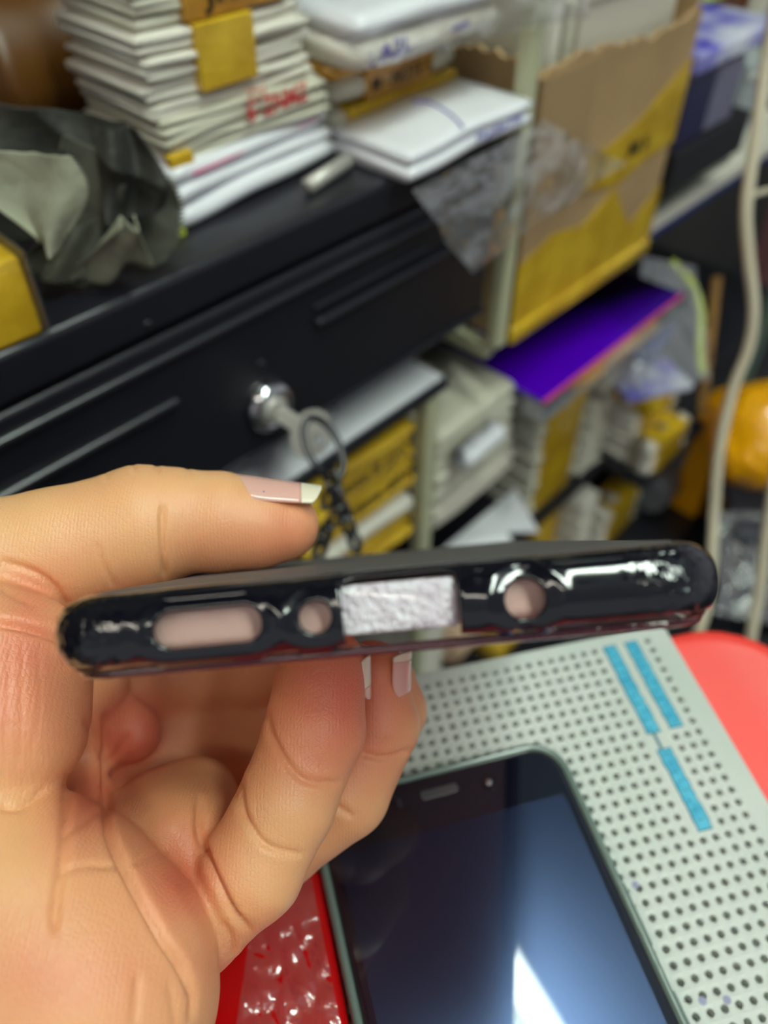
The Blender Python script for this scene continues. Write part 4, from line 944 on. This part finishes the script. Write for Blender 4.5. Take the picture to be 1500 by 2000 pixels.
# skin creases: furrows cut along polylines, each limited to a depth range (px, px, mm)
CREASE = [
 ([(318, 985), (317, 1040), (319, 1090), (323, 1130)], .9, 5, 130, 200), ([(188, 1060), (200, 1100), (228, 1150)], .35, 5, 130, 200),
 ([(0, 1095), (70, 1118), (110, 1150), (131, 1185)], .7, 6, 130, 200), ([(0, 1148), (60, 1180)], .4, 6, 130, 200), ([(-20, 1212), (40, 1222), (100, 1240), (140, 1262)], 1.5, 8, 120, 200),
 ([(133, 1518), (128, 1600), (122, 1677), (110, 1760), (105, 1820)], .9, 8, 100, 200), ([(205, 1400), (210, 1478), (208, 1560), (216, 1630), (249, 1705), (317, 1830), (355, 1888), (377, 1945)], 1.5, 8, 100, 200),
 ([(165, 1405), (205, 1490)], .5, 7, 100, 200), ([(255, 1430), (212, 1500)], .5, 7, 100, 200), ([(125, 1630), (200, 1580)], .4, 6, 100, 200),
 ([(391, 1560), (389, 1600), (393, 1640), (419, 1711), (453, 1779), (486, 1816)], 1.4, 7, 100, 158), ([(470, 1510), (472, 1560), (482, 1600), (510, 1643), (545, 1662), (590, 1668)], .9, 6, 100, 156),
 ([(522, 1390), (530, 1435), (560, 1490), (585, 1518), (620, 1530), (665, 1528)], .9, 6, 100, 156), ([(455, 1500), (462, 1560), (475, 1600)], .4, 6, 100, 156),
 ([(700, 1468), (740, 1480), (775, 1476), (800, 1465)], .8, 6, 150, 185), ([(650, 1570), (680, 1590), (690, 1592)], .7, 6, 150, 185),
 ([(377, 1945), (372, 1990)], .5, 7, 100, 200), ([(435, 1800), (452, 1840), (455, 1870)], .5, 6, 100, 200), ([(120, 1702), (170, 1690), (235, 1695)], .35, 6, 100, 200),
 ([(340, 1620), (355, 1660)], .2, 8, 100, 200), ([(255, 1690), (300, 1670), (330, 1655)], .25, 6, 100, 200), ([(270, 1900), (262, 2000)], .4, 8, 100, 200), ([(330, 1920), (345, 2000)], .3, 8, 100, 200),
 ([(0, 1575), (40, 1578), (90, 1540)], .5, 7, 110, 160), ([(118, 1200), (128, 1300)], .3, 6, 110, 160),
 ([(20, 1250), (14, 1400), (5, 1540)], .16, 3.5, 100, 160), ([(45, 1250), (42, 1400), (36, 1500)], .16, 3.5, 100, 160), ([(75, 1260), (78, 1380), (60, 1480)], .14, 3.5, 100, 160),
 ([(0, 1315), (110, 1318)], .14, 3.5, 100, 160), ([(0, 1420), (70, 1412), (110, 1395)], .14, 3.5, 100, 160), ([(0, 1360), (120, 1352)], .1, 3, 100, 160), ([(0, 1480), (80, 1470)], .1, 3, 100, 160),
 ([(305, 903), (309, 925)], .7, 4, 130, 200), ([(258, 905), (264, 925)], .5, 4, 130, 200), ([(365, 912), (369, 935)], .5, 4, 130, 200), ([(204, 925), (208, 940)], .4, 4, 130, 200),
]
me_n = None
def vnormals(V, Q):
    n_ = np.cross(V[Q[:, 2]] - V[Q[:, 0]], V[Q[:, 3]] - V[Q[:, 1]]); N = np.zeros_like(V)
    for c in range(4):
        for k in range(3): N[:, k] += np.bincount(Q[:, c], n_[:, k], len(V))
    return N / np.maximum(np.linalg.norm(N, axis=1), 1e-9)[:, None]
def crease_disp(V):
    px = 750 + F * V[:, 0] / V[:, 2]; py = 1000 - F * V[:, 1] / V[:, 2]; out = np.zeros(len(V))
    for pts, A, w_, d0, d1 in CREASE:
        pts = [Vector((a, b, 0)) for a, b in pts]; pp = smooth_path(pts, 5); best = np.full(len(V), 1e9)
        m_ = (V[:, 2] > d0) & (V[:, 2] < d1) & (px > min(p.x for p in pp) - 60) & (px < max(p.x for p in pp) + 60) & (py > min(p.y for p in pp) - 60) & (py < max(p.y for p in pp) + 60)
        ix = np.where(m_)[0]
        if len(ix) == 0: continue
        bx = np.full(len(ix), 1e9); L_ = len(pp) - 1; tt = np.zeros(len(ix))
        for k, (a, b) in enumerate(zip(pp, pp[1:])):
            dx, dy = b.x - a.x, b.y - a.y; q = dx * dx + dy * dy + 1e-9; t = np.clip(((px[ix] - a.x) * dx + (py[ix] - a.y) * dy) / q, 0, 1)
            e = np.hypot(px[ix] - a.x - t * dx, py[ix] - a.y - t * dy); nb = e < bx; bx = np.where(nb, e, bx); tt = np.where(nb, (k + t) / L_, tt)
        fade = np.clip(np.minimum(tt, 1 - tt) * 6 + .25, 0, 1)
        out[ix] += fade * (A * np.exp(-(bx / w_) ** 2) - A * .07 * np.exp(-((bx - 2.6 * w_) / (1.6 * w_)) ** 2))
    return out
N = vnormals(V, Q); nv = N[:, 2]
face = np.clip(-np.sum(N * V, 1) / np.linalg.norm(V, axis=1) * 3 + .6, 0, 1)
V = V - N * (crease_disp(V) * face)[:, None]
hd = thing('hand', 'bare left hand with long nails pinching the black phone case', 'hand')
Vw = cam_to_world(V); org = cam_to_world(cp(200, 1500, 140)[None])[0]; hd.location = org
body = np_mesh('skin', Vw - org, Q, 'skin', hd)
# tone: pinker fingertips, pads and folds
px = 750 + F * V[:, 0] / V[:, 2]; py = 1000 - F * V[:, 1] / V[:, 2]; tone = np.full(len(V), .06)
for (x, y, r_, a) in ((560, 1060, 110, .62), (400, 1080, 90, .3), (620, 1340, 110, .55), (740, 1330, 110, .62), (20, 1380, 140, .62), (60, 1250, 90, .5), (255, 1420, 75, 1.0), (345, 1660, 90, .5), (360, 1740, 70, .55), (330, 1350, 140, .4), (40, 1900, 110, .45), (230, 1900, 160, .3), (430, 1880, 70, .35), (150, 1600, 90, .35), (600, 1500, 60, .3), (700, 1480, 90, .4), (60, 1160, 60, .4), (180, 1560, 70, .4)):
    tone += a * np.exp(-((px - x) ** 2 + (py - y) ** 2) / (r_ * r_))
tn = body.data.color_attributes.new('tone', 'FLOAT_COLOR', 'POINT'); tn.data.foreach_set('color', np.stack([np.clip(tone, 0, 1)] * 3 + [np.ones(len(V))], 1).astype(np.float32).ravel())
# nails
def nail(name, axis, Rn, up, span, tipstart, m, label=None, thick=.45, sc_=1.0):
    """curved plate along a finger axis: axis = list of px points, Rn = radii mm, up = nail direction, span = half angle"""
    A = [cp(*a) for a in axis]; n_, k_ = 20, 16
    ax = (A[-1] - A[0]); Ln = np.linalg.norm(ax); ax /= Ln; u_ = np.array(up, float); u_ -= ax * (u_ @ ax); u_ /= np.linalg.norm(u_); s_ = np.cross(ax, u_)
    def build(t0, t1, nm, mm, par, lb=None):
        bm = bmesh.new(); g = []
        for i in range(n_ + 1):
            t = t0 + (t1 - t0) * i / n_; c = A[0] + ax * Ln * t; R_ = Rn[0] + (Rn[1] - Rn[0]) * t; endw = 1.0
            if t < .45: endw = math.sqrt(max(0, 1 - ((.45 - t) / .45) ** 2)) * .55 + .45
            if t > .88: endw = 1 - ((t - .88) / .12) ** 2 * .75
            g.append([bm.verts.new((cam_to_world((c + (u_ * math.cos(q) + s_ * math.sin(q)) * R_)[None])[0] - org)) for q in [span * endw * (2 * j / k_ - 1) for j in range(k_ + 1)]])
        for i in range(n_):
            for j in range(k_): bm.faces.new((g[i][j], g[i + 1][j], g[i + 1][j + 1], g[i][j + 1]))
        bmesh.ops.recalc_face_normals(bm, faces=bm.faces[:]); bmesh.ops.solidify(bm, geom=bm.faces[:], thickness=thick / 1000)
        o = obj(nm, bm, mm, par, True)
        if lb: o['label'] = lb
        return o
    o = build(0, tipstart, name, m, hd, label); build(tipstart, 1.0, 'nail_edge', 'nail_tip', o); return o
nail('nail', [(452, 1022, 161), (630, 1016, 162.5)], (10.1, 7.0), (0, .97, -.28), .80, .78, 'nail', 'long pinkish thumbnail with a small blue ink dot')
nail('nail', [(640, 1350, 149), (650, 1262, 148)], (8.1, 7.0), (.95, 0, .25), .9, .3, 'nail')
nail('nail', [(728, 1350, 163), (734, 1262, 163)], (7.7, 7.3), (.95, 0, -.30), .75, .8, 'nail')
b_ = bmesh.new(); bmesh.ops.create_icosphere(b_, subdivisions=2, radius=.00035); o = obj('ink_dot', b_, 'ink_blue', hd); o.location = Vector(cam_to_world(cp(515, 962, 155.2)[None])[0] - org)

# ------------------------------------------------------------------ groups of repeats
GROUPS = {'white_envelope': 'white envelopes at the bottom of the cabinet stack', 'paper_bundle': 'paper bundles stacked on the cabinet', 'wiping_cloth': 'crumpled cloths on the cabinet',
 'upright_packet': 'packets standing upright around the carton', 'yellow_bundle': 'yellow banded bundles on the lower shelves', 'yellow_pack': 'yellow taped packs', 'taped_pack': 'taped packs in the second stack',
 'power_cable': 'cream cables in front of the shelves', 'clear_sleeve': 'clear plastic sleeves', 'plastic_box': 'milky plastic boxes on the right', 'grey_packet': 'grey packets under the pale box',
 'white_packet': 'white packets on the lowest shelf', 'tube_lamp': 'fluorescent lamps over the table', 'black_box': 'black boxes on the white tray', 'clear_wrap': 'clear film wraps', 'white_pack': 'white packs on the shelves'}
for o in list(bpy.data.objects):
    b_ = o.name.split('.')[0]
    if o.parent is None and b_ in GROUPS and 'label' in o and 'group' not in o: o['group'] = GROUPS[b_]
